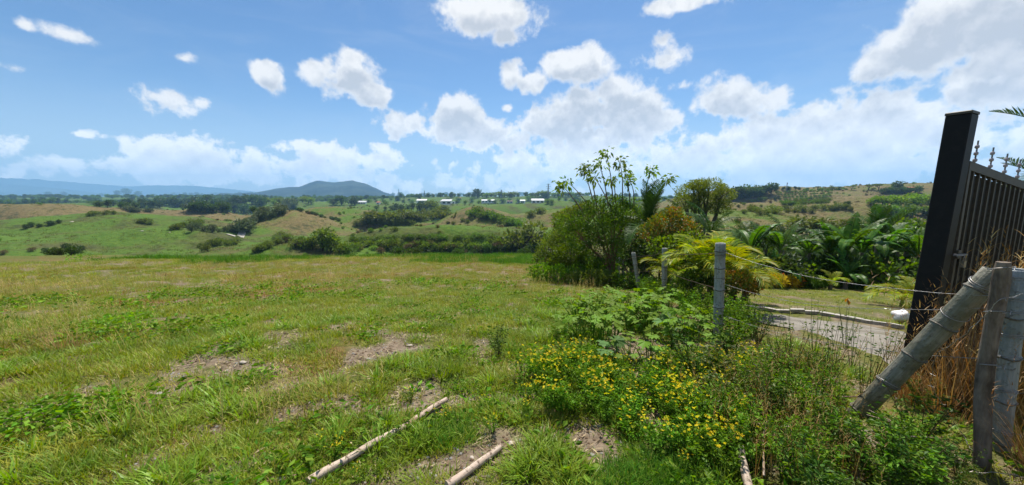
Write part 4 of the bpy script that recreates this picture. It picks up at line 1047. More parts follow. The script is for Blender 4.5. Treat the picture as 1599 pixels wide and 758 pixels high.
    for f, vv, sg, lab in ((.06, 462, .10, 'top barbed wire sagging from the tall bamboo post to the corner post'), (.34, 480, .12, 'second barbed wire from the tall post passing over the driveway'), (.62, 560, .10, 'lowest barbed wire from the tall post into the weeds')):
        strand([on(1125, f), cp(vv)], sg, lab)
    for f, lab in ((.08, 'top barbed wire along the far bamboo posts'), (.40, 'middle barbed wire along the far bamboo posts')):
        strand([on(1125, f), on(1038, f*.9), on(989, f), on(972, f), on(965, f)], .03, lab, 'wire_rust', .0025)
    strand([W(1597, 458, 2.0), W(1563, 465, 1.95), W(1510, 520, 2.05), W(1462, 552, 2.2), W(1452, 600, 2.3), W(1505, 680, 2.2), W(1520, 705, 1.97)], .01, 'loose barbed wire hanging round under the bamboo brace')
    strand([W(1597, 745, 1.8), W(1530, 738, 1.85), W(1480, 744, 1.9), W(1435, 764, 1.9)], -.012, 'barbed wire trailing low at the bottom right corner')
fence()

# ------------------------------------------------------------------ black gate
def gate():
    P = W(1518, 172, 2.88); e = np.array([.918, .396, 0]); n = np.array([.396, -.918, 0]); zt = P[2]
    B = np.stack([e, -n, [0, 0, 1]], 1); ang = math.atan2(e[1], e[0])
    c = P+e*.07-n*.07; gz = H(c[0], c[1])-.15
    c = c-np.array([.075, 0, 0]); lean = (Matrix.Rotation(R(1.8), 3, 'Y')@Matrix.Rotation(ang, 3, 'Z')).to_euler()
    o = tag(empty('gate_post', (c[0], c[1], gz), lean), 'thick black square steel gate post', 'gate post')
    h = zt-gz
    def bev(hx, hy, hz, cz, name, mat, cx=0, cyy=0, b=.006):
        m = 8; V = []; pr = [(-hx+b, -hy), (hx-b, -hy), (hx, -hy+b), (hx, hy-b), (hx-b, hy), (-hx+b, hy), (-hx, hy-b), (-hx, -hy+b)]
        for z, s in ((cz-hz, 1), (cz+hz-b, 1), (cz+hz, 1-b/hx)): V += [(cx+x*s, cyy+y*s, z) for x, y in pr]
        F = [[k*m+j, k*m+(j+1) % m, (k+1)*m+(j+1) % m, (k+1)*m+j] for k in range(2) for j in range(m)]
        g = G(); g.add(V, F); b0 = g.n-3*m
        g.F3.append(np.array([[2*m, 2*m+j, 2*m+j+1] for j in range(1, m-1)])); g.M3.append(np.zeros(m-2)); return g.mesh(name, M[mat])
    link('post_body', bev(.068, .070, h/2-.01, h/2-.01, 'post_body', 'gate_paint'), o)
    link('post_cap', bev(.072, .074, .012, h-.008, 'post_cap', 'gate_olive'), o)
    for z in (.5, h-.75):
        g = G(); g.tube([(.085, -.05, z-.05), (.085, -.05, z+.05)], .014, 10); link('hinge', g.mesh('hinge', M['gate_olive']), o)
    # the leaf, its rails following the falling drive
    S = P+e*.155-n*.03; S[2] = W(1513, 252, S[1])[2]; Lg = 3.4; sl = -.11; zb = H(S[0], S[1])+.10-S[2]
    l = tag(empty('gate', S, (0, 0, ang)), 'black steel gate leaf with olive pickets standing open beside its post', 'gate')
    def bar(name, x0, x1, z0, z1, y, hw, hh, mat):
        g = G(); V = []
        for x, z in ((x0, z0), (x1, z1)):
            for dy, dz in ((-hw, -hh), (hw, -hh), (hw, hh), (-hw, hh)): V.append((x, y+dy, z+dz))
        g.add(V, [[0, 1, 5, 4], [1, 2, 6, 5], [2, 3, 7, 6], [3, 0, 4, 7], [3, 2, 1, 0], [4, 5, 6, 7]]); return link(name, g.mesh(name, M[mat]), l)
    def post(name, x, z0, z1, y, hx, hy, mat):
        g = G(); g.box((x, y, (z0+z1)/2), (hx, hy, (z1-z0)/2)); return link(name, g.mesh(name, M[mat]), l)
    f = lambda x: sl*x
    bar('rail', 0, Lg, -.035, -.035+f(Lg), 0, .022, .035, 'gate_olive')
    bar('rail', 0, Lg, zb+.04, zb+.04+f(Lg), 0, .022, .035, 'gate_olive'); bar('rail', 0, Lg, zb*.52, zb*.52+f(Lg), .006, .012, .022, 'gate_olive')
    post('stile', .022, zb+.076, -.072, 0, .021, .0215, 'gate_olive'); post('stile', Lg-.022, zb+.076+f(Lg), -.072+f(Lg), 0, .021, .0215, 'gate_olive')
    x = .12
    while x < Lg-.08:
        post('picket', x, zb+.078+f(x), -.074+f(x), -.010, .011, .009, 'gate_olive'); x += .122
    V = [(.045, .021, zb+.08+f(.05)), (Lg-.045, .021, zb+.08+f(Lg)), (Lg-.045, .021, -.075+f(Lg)), (.045, .021, -.075+f(.05))]; V += [(a, b+.004, c) for a, b, c in V]
    g = G(); g.add(V, [[0, 1, 2, 3], [7, 6, 5, 4], [0, 4, 5, 1], [1, 5, 6, 2], [2, 6, 7, 3], [3, 7, 4, 0]]); link('sheet', g.mesh('sheet', M['gate_sheet']), l)
    zl = W(1495, 397, S[1])[2]-S[2]
    la = bar('latch', -.06, .16, zl, zl-.01, -.036, .010, .008, 'mast_steel')
    g = G(); g.box((.03, -.030, zl), (.03, .006, .035)); link('latch_plate', g.mesh('latch_plate', M['gate_olive']), la)
    g = G(); g.box((.10, -.045, zl-.085), (.024, .010, .028)); a = np.linspace(0, pi, 9); g.tube(np.stack([.10+.016*np.cos(a), 0*a-.045, zl-.056+.036*np.sin(a)], -1), .004, 6); link('padlock', g.mesh('padlock', M['padlock_brass']), l)
    for k, x in enumerate((.16, .50, .84, 1.18, 1.6, 2.1)):
        g = G(); g.tube([(x, 0, f(x)-.01), (x+.006, 0, f(x)+.19)], .0055, 6); sp = link('spike', g.mesh('spike', M['mast_steel']), l)
        for z in (.03, .085, .14):
            g = G(); g.tube([(x, 0, f(x)+z-.014), (x, 0, f(x)+z-.008), (x, 0, f(x)+z+.008), (x, 0, f(x)+z+.014)], [.008, .014, .014, .008], 8); link('insulator', g.mesh('insulator', M['porcelain'], True), sp)
gate()

# ------------------------------------------------------------------ poles, stones, sack lying about
def lying_pole(a, b, r, label, seed, ext=0, lift=0):
    a, b = np.array(ground(*a)), np.array(ground(*b)); a = a+(a-b)*ext
    a[2] = H(a[0], a[1])+r*1.1; b[2] = H(b[0], b[1])+r*1.7+lift
    d = b-a; L = np.linalg.norm(d)
    o = tag(empty('wooden_pole', a, axis_rot(d/L)), label, 'pole')
    zz = np.linspace(0, L, 40); w = fbm(zz*3, zz*0+seed, seed, 3)-.5
    g = G(); g.tube(np.stack([w*.05, (fbm(zz*2.4, zz*0, seed+4, 2)-.5)*.02, zz], -1), r*(1+.12*(fbm(zz*9, zz*0, seed+2, 3)-.5)*2)*(1-.12*zz/L), 14)
    link('shaft', g.mesh('shaft', M['pole_wood'], True), o)
    for k in range(3):
        z = L*random.uniform(.15, .9); q = random.uniform(-pi, 0); c = np.array([r*.85*cos(q), r*.85*sin(q), z]); g = G()
        g.tube([c*[.6, .6, 1], c*[1.25, 1.25, 1]+[0, 0, .012]], [r*.34, r*.2], 8); link('knot', g.mesh('knot', M['old_wood'], True), o)
lying_pole((483, 762), (698, 632), .024, 'long peeled wooden pole lying slantwise on the turf', 5)
lying_pole((700, 768), (784, 706), .022, 'shorter grey wooden pole at the bottom middle beside bare soil', 9)
lying_pole((1172, 800), (1156, 731), .022, 'pale broken pole end in the weeds at the bottom', 13, 0, .09)
STONES = [(541, 650, 9, 'stone_pale', 'pale flat stone above the long pole'), (524, 660, 6, 'stone_pale', 'small pale stone left of the flat one above the pole'), (433, 681, 9, 'stone_pale', 'pale stone in the turf far left of the long pole'),
          (408, 678, 6, 'stone_pale', 'small pale stone at the left of the stone pair'), (737, 716, 7, 'stone_pale', 'pale stone on the soil left of the short pole'), (798, 694, 9, 'stone_pale', 'cream stone just above the end of the short pole'), (788, 688, 6, 'clod', 'brown clod above the short pole end'),
          (699, 725, 8, 'clod', 'brown clod in the middle of the bare soil'), (925, 712, 8, 'stone_grey', 'grey flat stone on the right bare patch'), (905, 690, 5, 'stone_grey', 'small grey stone on the right bare patch'), (640, 541, 7, 'stone_pale', 'pale stone on the far bare strip'), (575, 562, 6, 'stone_grey', 'grey stone at the left end of the far bare strip'),
          (247, 618, 8, 'stone_grey', 'grey stone on the bare strip at left'), (436, 750, 9, 'stone_grey', 'grey stone at the bottom left of the long pole'), (850, 622, 6, 'stone_pale', 'pale stone under the yellow flowers'), (735, 622, 6, 'stone_grey', 'grey stone on the bare soil above the long pole'), (1404, 741, 12, 'stone_grey', 'dark stone in the shade under the brace'), (380, 568, 7, 'stone_pale', 'pale stone by the dry patch at left')]
for k, (u, v, s, mt, lab) in enumerate(STONES):
    p = ground(u, v); q = s*np.hypot(p[0], p[1])/FPX*.8; me = pebble(200+k, mt); 
    for po in me.polygons: po.use_smooth = True
    tag(link('stone', me, None, (p[0], p[1], p[2]+q*.12), (0, 0, random.uniform(0, 6)), (q, q*.8, q*.6)), lab, 'stone')
def sack():
    p = ground(1406, 505); p = W(1407, 494, p[1]); n, m = 12, 16; g = G(); V = []
    for i in range(n+1):
        a = pi*i/n
        for j in range(m):
            b = 2*pi*j/m; f = 1+.10*sin(3*b+2*a)+.07*sin(5*a+b)+.05*sin(7*b)
            V.append((.15*f*sin(a)*cos(b), .11*f*sin(a)*sin(b), .10*f*cos(a)+.02*cos(b)))
    F = [[i*m+j, (i+1)*m+j, (i+1)*m+(j+1) % m, i*m+(j+1) % m] for i in range(n) for j in range(m)]
    g.add(V, F); o = tag(link('sack', g.mesh('sack', M['sack'], True), None, (p[0], p[1], H(p[0], p[1])+.13), (0, .2, .4)), 'white plastic sack lying at the foot of the gate post', 'sack')
    g = G(); g.tube([(.12, 0, .03), (.16, .01, .05), (.19, .02, .09)], [.035, .018, .035], 8); link('tied_neck', g.mesh('tied_neck', M['sack'], True), o)
sack()
# ------------------------------------------------------------------ palms and bananas
def frond(L, arch, nl, ll, wid, mat, seed, rise=.9, stalk=.18, vee=.5, droop=.35):
    """pinnate leaf along +X from the origin"""
    g = np.random.default_rng(seed); G_ = G(); m = 18; s = np.linspace(0, 1, m)
    ang = rise-arch*s**1.3; dx = np.cos(ang)*L/m; dz = np.sin(ang)*L/m
    P = np.stack([np.cumsum(dx)-dx[0], .04*L*np.sin(s*2+seed), np.cumsum(dz)-dz[0]], -1)
    G_.tube(P, np.linspace(.012, .002, m)*max(L, .6), 5, .75)
    k = np.linspace(stalk, .99, nl); B = np.stack([np.interp(k, s, P[:, c]) for c in range(3)], -1); A = np.interp(k, s, ang)
    T = np.stack([np.cos(A), 0*A, np.sin(A)], -1); Nn = np.stack([-np.sin(A), 0*A, np.cos(A)], -1)
    prof = np.sin(np.clip((k-stalk)/(1-stalk), 0, 1)*pi*.86+.38)*ll
    for sd in (-1, 1):
        sw = np.array([0, sd, 0.]); sweep = (.45+.75*k)[:, None]
        d = sw[None]*1.0+T*sweep+Nn*vee+g.normal(0, .07, (nl, 3)); d /= np.linalg.norm(d, axis=1)[:, None]
        Ln = (prof*g.uniform(.85, 1.1, nl))[:, None]; mid = B+d*Ln*.5; tip = B+d*Ln-np.array([0, 0, 1])*Ln*droop*g.uniform(.6, 1.4, (nl, 1))
        mid[:, 2] -= (Ln*droop*.12)[:, 0]
        w = T*wid*.5
        V = np.stack([B-w*.4, B+w*.4, mid-w, mid+w, tip], 1).reshape(-1, 3); i = np.arange(nl)*5; b = G_.n
        G_.add(V, np.stack([i, i+1, i+3, i+2], -1), np.repeat(np.clip(g.normal(.45, .2, nl), 0, 1), 5))
        G_.F3.append(np.stack([i+2, i+3, i+4], -1)+b); G_.M3.append(np.zeros(nl))
    return G_.mesh('frond', M[mat])
def banana_blade(L, Wd, arch, seed, rise=1.0):
    g = np.random.default_rng(seed); G_ = G(); m = 22; s = np.linspace(0, 1, m); ang = rise-arch*s**1.4
    x = np.cumsum(np.cos(ang))*L/m; z = np.cumsum(np.sin(ang))*L/m; P = np.stack([x, 0*x, z], -1)
    G_.tube(P, np.linspace(.022, .004, m), 5, .95)
    hw = Wd*.5*np.clip(np.sin(np.clip((s-.12)/.88, 0, 1)**.75*pi), 0, 1)**.6
    for sd in (-1, 1):
        cut = 1.0*(g.uniform(0, 1, m) < .3); dr = g.uniform(.1, .5, m)
        for k in range(3, m-1):
            a, b = k, k+1; gap = .25 if cut[k] else 0.0
            p0, p1 = P[a], P[b]*(1-gap)+P[a]*gap
            o0 = np.array([0, sd*hw[a]*.92, -hw[a]*dr[a]*.8+.25*hw[a]]); o1 = np.array([0, sd*hw[b]*.92, -hw[b]*dr[a]*.8+.25*hw[b]])
            m0 = np.array([0, sd*hw[a]*.5, .22*hw[a]]); m1 = np.array([0, sd*hw[b]*.5, .22*hw[b]])
            G_.add([p0, p1, p1+m1, p0+m0, p1+o1*(1, 1-gap*.5, 1), p0+o0], [[0, 1, 2, 3], [3, 2, 4, 5]], np.clip(g.normal(.4, .2), 0, 1))
    return G_.mesh('leaf', M['banana_leaf'])
FR = {
    'areca': [frond(1.0, a, 24, .36, .036, 'palm_yellow', s, r, .2, .35, .35) for a, s, r in ((1.5, 1, 1.25), (1.9, 2, 1.1), (1.2, 3, 1.4), (1.7, 4, .9))],
    'coco': [frond(1.0, a, 46, .27, .016, 'palm_green', s, r, .14, .25, .55) for a, s, r in ((1.5, 5, 1.1), (1.9, 6, .9), (1.0, 7, 1.35), (1.7, 8, .7))],
    'stiff': [frond(1.0, a, 50, .26, .018, 'palm_green', s, r, .10, .5, .15) for a, s, r in ((.8, 9, 1.2), (.9, 10, .8), (.5, 11, 1.45), (1.3, 12, .5))],
    'dead': [frond(1.0, 1.2, 30, .24, .016, 'palm_dead', 13, -.2, .12, .2, .9)]}
BAN = [banana_blade(1.0, .30, a, s, r) for a, s, r in ((1.5, 1, 1.35), (2.1, 2, 1.2), (.7, 3, 1.5), (1.8, 4, .9), (1.1, 5, 1.1))]
def palm(p, trunk, L, n, kind, label, name='palm', group=None, seed=0, dead=0, spread=(0, 2*pi), tilt=(-.1, .5), tr=.05, tmat='palm_trunk', cat='palm', stems=1):
    g = np.random.default_rng(seed); o = tag(empty(name, p), label, cat, group)
    for q in range(stems):
        off = np.array([g.normal(0, .12), g.normal(0, .12), 0]) if stems > 1 else np.zeros(3)
        G_ = G(); zz = np.linspace(-.15, trunk, 14); G_.tube(np.stack([off[0]+.03*np.sin(zz*2), off[1]+.02*np.cos(zz*1.5), zz], -1), tr*(1+.08*np.cos(np.arange(14)*pi))*np.linspace(1.25, .85, 14), 10)
        link('trunk', G_.mesh('trunk', M[tmat], True), o)
        for k in range(n//stems):
            a = spread[0]+(spread[1]-spread[0])*(k+g.uniform(-.3, .3))/max(n//stems, 1); s = L*g.uniform(.78, 1.15)
            link('frond', FR[kind][g.integers(0, len(FR[kind]))], o, (off[0], off[1], trunk-.02), (0, g.uniform(*tilt)*(1), a), s).rotation_mode = 'XYZ'
        for k in range(dead):
            link('dead_frond', FR['dead'][0], o, (0, 0, trunk-.05), (0, g.uniform(.5, .9), g.uniform(0, 2*pi)), L*.9)
    return o
def banana(p, stem, L, n, label, seed, group='banana plants of the garden'):
    g = np.random.default_rng(seed); o = tag(empty('banana_plant', p), label, 'banana plant', group)
    G_ = G(); zz = np.linspace(-.15, stem, 8); G_.tube(np.stack([.02*zz, .01*zz, zz], -1), np.linspace(.10, .055, 8), 10); link('stem', G_.mesh('stem', M['palm_trunk'], True), o)
    for k in range(n):
        link('leaf', BAN[g.integers(0, 5)], o, (.02*stem, .01*stem, stem-.03), (0, g.uniform(-.15, .35), 2*pi*k/n+g.uniform(-.4, .4)), L*g.uniform(.75, 1.15))
    return o
def at(u, v, D): p = W(u, v, D); p[2] = H(p[0], p[1]); return p
def zat(u, v, D): return W(u, v, D)[2]

def garden():
    # golden palms by the tall post
    for u, v, D, L, n, lab in [(1095, 365, 6.9, 1.15, 16, 'golden cane palm left of the tall bamboo post'), (1158, 378, 6.4, 1.1, 18, 'golden cane palm behind and right of the tall bamboo post'), (1128, 400, 7.6, 1.0, 12, 'smaller golden cane palm between the two larger ones'), (1066, 392, 8.2, 1.0, 12, 'golden cane palm under the orange leaved shrub'), (1176, 402, 7.4, .9, 12, 'rightmost low golden cane palm by the fence'), (1420, 432, 8.2, 1.05, 16, 'golden cane palm beside the gate post'), (1300, 418, 12.5, .9, 9, 'low yellow green palm at the middle of the garden hedge')]:
        p = at(u, v, D); top = zat(u, v, D)-p[2]; palm(p, max(.15, top-L*.66), L*.9, n, 'areca', lab, 'golden_palm', None, int(u), 0, tilt=(-.4, .25), tr=.035, stems=2)
    # the dark palm over the thicket
    p = at(1012, 335, 11); palm(p, zat(1012, 352, 11)-p[2], 1.55, 13, 'stiff', 'dark feather palm rising from the middle of the thicket', 'feather_palm', None, 31, tr=.09, tilt=(-.25, .45))
    p = at(1066, 330, 16); palm(p, zat(1066, 345, 16)-p[2], 1.5, 8, 'coco', 'slim palm behind the orange leaved shrub', 'feather_palm', None, 32, tr=.07)
    G1 = 'dark palms of the garden'
    for k, (u, v, D, L, n, kind, d, lab) in enumerate([
        (1196, 376, 16.5, 1.7, 10, 'coco', 1, 'dark garden palm with a pale dead frond, leftmost behind the yellow hedge'), (1110, 352, 15, 1.7, 9, 'coco', 0, 'dark palm behind the tall bamboo post'), (1252, 378, 16.8, 1.8, 10, 'coco', 1, 'dark arching palm in the middle left of the garden'),
        (1290, 366, 18.5, 1.9, 9, 'coco', 0, 'dark palm between the banana plants'), (1372, 366, 16.5, 1.9, 12, 'stiff', 0, 'broad upright palm on the right of the garden'), (1418, 372, 16, 1.7, 9, 'coco', 0, 'dark palm half hidden by the gate post'), (1228, 362, 19, 1.8, 9, 'coco', 0, 'farther dark palm on the left of the garden'), (1340, 372, 18, 1.8, 9, 'coco', 1, 'dark palm behind the tallest banana plant'), (1160, 362, 17, 1.6, 9, 'coco', 0, 'dark palm above the golden cane palms')]):
        p = at(u, v, D); palm(p, max(.3, zat(u, v+14, D)-p[2]), L, n, kind, lab, 'garden_palm', G1, 40+k, d, tr=.10, tilt=(-.1, .55))
    labs = ['banana plant at the left end of the garden', 'banana plant behind the yellow hedge', 'banana plant left of the tallest one', 'tallest banana plant with upright torn leaves', 'banana plant just right of the tallest one', 'banana plant in the right middle of the garden', 'banana plant near the bright grove', 'banana plant close to the gate post', 'young banana plant low before the others', 'young banana plant on the left above the hedge', 'banana plant deep behind the garden palms']
    for k, (u, v, D, L) in enumerate([(1176, 352, 15, 1.6), (1222, 350, 15.5, 1.6), (1302, 350, 14.8, 1.7), (1330, 338, 14.2, 1.9), (1352, 346, 14.6, 1.8), (1386, 346, 15, 1.7), (1408, 350, 15.5, 1.7), (1440, 356, 14, 1.6), (1326, 400, 13.4, 1.3), (1212, 396, 13.4, 1.2), (1268, 352, 15.5, 1.7)]):
        p = at(u, v, D); banana(p, max(.3, zat(u, v, D)-p[2]-L*.72), L, 8, labs[k], 60+k)
    # dead palm leaves and understorey
    for k in range(34):
        u = 1150+random.uniform(0, 310); D = random.uniform(13.2, 17); v = random.uniform(388, 415); p = at(u, v, D); h = max(.4, zat(u, v, D)-p[2]); kd = random.choice(['shrub_dark', 'shrub_green', 'weed_dark', 'shrub_green'])
        cr, tr = far_get('bush', kd if kd.startswith('shrub') else 'shrub_dark')[k % 3][0]
        o = tag(empty('garden_shrub', p, (0, 0, random.uniform(0, 6)), (h*1.1, h*1.1, h)), 'dark leafy shrub filling the garden under the palms', 'shrub', 'shrubs under the garden palms'); link('trunk', tr, o); link('crown', cr, o)
    # croton hedge
    for k in range(15):
        u = 1178+k*7.0; p = at(u, 448, 12.6+random.uniform(-.1, .3)); red = k in (1, 10); h = random.uniform(.26, .36) if k < 12 else random.uniform(.3, .4)
        mat = 'croton_red' if red else ('croton_yellow' if k < 11 else 'weed_dark')
        if (mat, 0) not in CRO: 
            for q in range(2): CRO[(mat, q)] = leafy('croton', [((0, 0, .5), (.55, .5, .5)), ((.25, .1, .62), (.4, .4, .4)), ((-.25, -.1, .55), (.4, .4, .42))], 420, .26, mat, .42, 70+q)
        cr, tr = CRO[(mat, k % 2)]
        lab = ('red croton near the left end of the garden hedge' if k == 1 else 'red croton near the middle of the garden hedge') if red else ('yellow croton in the low hedge at the back of the lawn' if k < 11 else 'dark low bush at the right end of the yellow hedge')
        o = tag(empty('croton', p, (0, 0, random.uniform(0, 6)), h*1.25), lab, 'croton', None if red else ('yellow crotons of the hedge' if k < 11 else 'dark bushes ending the hedge')); link('trunk', tr, o); link('crown', cr, o)
    # palm reaching in above the gate
    p = np.array([7.15, 4.35, H(7.15, 4.35)]); palm(p, 1.93-p[2], 1.22, 11, 'stiff', 'palm beyond the gate whose fronds reach in from the right', 'feather_palm', None, 77, tr=.09, tilt=(.0, .8))
    p = np.array([8.15, 5.2, H(8.15, 5.2)]); palm(p, 1.45-p[2], 1.25, 11, 'stiff', 'lower palm showing above the gate rail', 'feather_palm', None, 78, tr=.09, tilt=(.0, .7))
CRO = {}
garden()

# ------------------------------------------------------------------ the thicket at the fence
def shrub_px(name, D, blobs, n, size, mat, label, cat='shrub', group=None, aspect=.5, tmat='bark', seed=0, base=None, shell=.45, trunk=1.0, root=None):
    """a bush whose clumps are given as (u, v, half-width, half-height) seen D metres ahead"""
    us = [b[0] for b in blobs]; u0 = root or sum(us)/len(us); p = at(u0, 400, D)
    bl = []; g = np.random.default_rng(seed)
    for b in blobs:
        dd = D+g.uniform(-.35, .35)*b[2]*D/FPX; c = W(b[0], b[1], dd)-p; k = D/FPX
        bl.append((c, (b[2]*k, b[2]*k*.9, b[3]*k)))
    cr, tr = leafy(name, bl, n, size, mat, aspect, seed, shell, .4, trunk*D/9, tmat)
    o = tag(empty(name, p), label, cat, group); link('trunk', tr, o); link('crown', cr, o); return o
def thicket():
    t = shrub_px('shooting_tree', 11.3, [(925, 345, 34, 20), (955, 358, 38, 28), (905, 368, 32, 24), (885, 350, 20, 14), (975, 338, 26, 20), (940, 392, 34, 22), (962, 318, 20, 14), (930, 322, 18, 12)], 8200, .085, 'shrub_green', 'leafy tree with long bare shoots tipped with leaves, tallest in the thicket', 'tree', None, .42, 'bark_red', 3, root=957)
    p0 = at(957, 400, 11.3); k = 11.3/FPX
    for i, (ub, vb, ut, vt) in enumerate([(925, 308, 884, 284), (912, 312, 876, 290), (928, 300, 912, 266), (932, 302, 918, 262), (950, 302, 936, 258), (958, 298, 945, 236), (972, 300, 968, 252), (962, 305, 956, 280), (985, 306, 978, 270), (990, 308, 984, 282), (1008, 300, 1016, 266), (1022, 300, 1046, 278), (955, 305, 926, 276)]):
        a = W(ub, vb+22, 11.3)-p0; b = W(ut, vt, 11.3+random.uniform(-.5, .5))-p0; m = (a+b)/2+np.array([random.uniform(-.05, .05), 0, .12])
        g = G(); g.tube([a, a*.5+m*.5+[0, 0, .02], m, m*.5+b*.5+[0, 0, .03], b], [.022, .018, .014, .010, .005], 6); sh = link('shoot', g.mesh('shoot', M['bark'], True), t)
        g = G(); n = 46; q = rng.uniform(-.1, 1, n)**1; P = b+(rng.normal(size=(n, 3)))*np.array([.085, .085, .085])+np.outer(q, [0, 0, -.06]); up = (P-b)*3+rng.normal(size=(n, 3))*.35+[.15 if ut > 950 else -.2, 0, -.1]
        g.leaves(P, up, .135, .45, fold=.12, droop=.3); link('leaf_cluster', g.mesh('leaf_cluster', M['shrub_lime']), sh)
    S = [('thicket_shrub', 13.5, [(862, 390, 22, 20), (884, 370, 26, 22), (848, 404, 18, 12), (872, 408, 24, 14)], 3600, .095, 'shrub_olive', 'olive shrub at the left end of the fence thicket'),
         ('thicket_shrub', 11.8, [(890, 400, 28, 24), (918, 410, 26, 20), (872, 412, 20, 14)], 3600, .09, 'shrub_green', 'green shrub at the foot of the thicket behind the field corner'),
         ('thicket_shrub', 14.5, [(890, 344, 22, 18), (912, 330, 22, 14), (880, 354, 18, 14)], 3000, .10, 'shrub_olive', 'olive shrub behind the left of the shooting tree'),
         ('thicket_shrub', 12.6, [(985, 385, 30, 34), (1010, 400, 28, 26), (965, 405, 24, 20)], 2600, .11, 'shrub_dark', 'dark shrub behind the leaning bamboo post'),
         ('thicket_shrub', 14.0, [(985, 335, 26, 22), (1010, 360, 26, 22), (965, 360, 22, 22)], 2200, .13, 'shrub_green', 'green shrub behind the dark feather palm'),
         ('thicket_shrub', 10.0, [(1030, 398, 28, 24), (1060, 405, 30, 24), (1005, 415, 20, 16)], 2600, .09, 'shrub_dark', 'dark leafy shrub behind the upright bamboo post'),
         ('thicket_shrub', 9.0, [(1085, 415, 30, 22), (1060, 425, 24, 18), (1110, 428, 24, 18)], 2600, .08, 'shrub_green', 'green shrub under the golden cane palms'),
         ('thicket_shrub', 11.6, [(928, 425, 26, 14), (945, 420, 22, 16), (905, 422, 18, 10)], 1800, .10, 'weed_green', 'low bright shrub at the base of the shooting tree'),
         ('thicket_shrub', 10.8, [(868, 428, 26, 14), (845, 424, 22, 12), (895, 430, 22, 12)], 2200, .085, 'weed_green', 'low green shrub spilling onto the field at the left foot of the thicket'),
         ('thicket_shrub', 10.2, [(925, 436, 24, 14), (950, 438, 22, 14), (905, 434, 18, 12)], 2200, .08, 'shrub_olive', 'low olive shrub between the field corner and the farthest post'),
         ('thicket_shrub', 10.0, [(980, 440, 22, 14), (1005, 442, 22, 14)], 1800, .075, 'shrub_green', 'low green shrub at the foot of the leaning post'),
         ('thicket_shrub', 13.0, [(990, 372, 30, 30), (1020, 372, 30, 26), (1000, 345, 24, 18)], 3200, .09, 'shrub_olive', 'olive shrub filling the middle of the thicket'),
         ('thicket_shrub', 15.5, [(872, 375, 20, 18), (882, 345, 20, 18), (895, 372, 24, 20)], 2800, .10, 'shrub_lime', 'pale green shrub at the back left of the thicket'),
         ('orange_shrub', 9.4, [(1045, 350, 26, 22), (1018, 362, 20, 18), (1072, 362, 22, 20), (1050, 335, 14, 12)], 2600, .085, 'orange_leaf', 'shrub with orange young leaves left of the tall bamboo post'),
         ('reddish_shrub', 6.0, [(1150, 436, 22, 14), (1172, 446, 18, 12), (1140, 450, 16, 10)], 1500, .06, 'orange_leaf', 'low shrub with reddish leaves right of the tall bamboo post'),
         ('low_shrub', 6.7, [(1100, 432, 24, 14), (1075, 440, 20, 12), (1118, 442, 18, 12)], 1800, .06, 'shrub_green', 'low green shrub under the left golden cane palm'),
         ('orange_shrub', 9.0, [(1050, 384, 34, 18), (1080, 380, 24, 18)], 1500, .085, 'shrub_lime', 'yellow green skirt shrub below the orange one')]
    for k, (nm, D, bl, n, sz, mt, lab) in enumerate(S): shrub_px(nm, D, bl, n, sz, mt, lab, 'shrub', None, .5, 'bark', 20+k)
    shrub_px('rain_tree', 41, [(1082, 300, 24, 15), (1108, 294, 26, 14), (1130, 305, 18, 14), (1068, 315, 18, 14), (1100, 318, 24, 16), (1125, 325, 16, 12), (1090, 288, 16, 8)], 13000, .19, 'rain_tree', 'broad crowned rain tree behind the thicket', 'tree', None, .4, 'bark_dark', 51, trunk=1.6, root=1094)
thicket()

# ------------------------------------------------------------------ weeds of the near fence strip
def palmate(seed, mat='castor_leaf'):
    g = np.random.default_rng(seed); G_ = G(); n = 7; V = [(0, 0, 0)]; A = np.linspace(-2.5, 2.5, n*2+1)
    for k, a in enumerate(A):
        r = (1.0-.09*abs(a)) if k % 2 else .58
        V.append((r*cos(a)*.5+.12, r*sin(a)*.5, -.10*r*r+.04*sin(a*3)))
    t = np.full(len(V), .5)+g.normal(0, .1, len(V)); m = len(V)
    F = [[0, i, i+1] for i in range(1, m-1)]; G_.add(V, F, np.clip(t, 0, 1)); return G_.mesh('leaf', M[mat])
LEAFP = [palmate(s) for s in range(3)]; LEAFQ = [palmate(5, 'squash_leaf')]
STEM_CACHE = []
def castor(p, h, n, label, group, big=.15, leafs=None, wide=.30):
    g = np.random.default_rng(int(abs(p[0]*1e4)) % 9999+n); o = tag(empty('broadleaf_weed', p, (0, 0, 0)), label, 'weed', group)
    G_ = G(); tips = []
    for k in range(n):
        a = g.uniform(0, 2*pi); r = wide*math.sqrt(g.uniform(0, 1)); z = h*g.uniform(.55, 1.0)*(1-.45*(r/wide)**2); tips.append((r*cos(a), r*sin(a), z, a))
    for (x, y, z, a) in tips: G_.tube([(x*.15, y*.15, -.03), (x*.45, y*.45, z*.6), (x, y, z)], [.006, .004, .0025], 4, .3)
    link('stem', G_.mesh('stem', M['weed_green']), o)
    for (x, y, z, a) in tips:
        link('leaf', (leafs or LEAFP)[g.integers(0, len(leafs or LEAFP))], o, (x, y, z), (g.normal(0, .3), g.normal(.22, .25), a+g.normal(0, .5)), big*g.uniform(.65, 1.25))
    return o
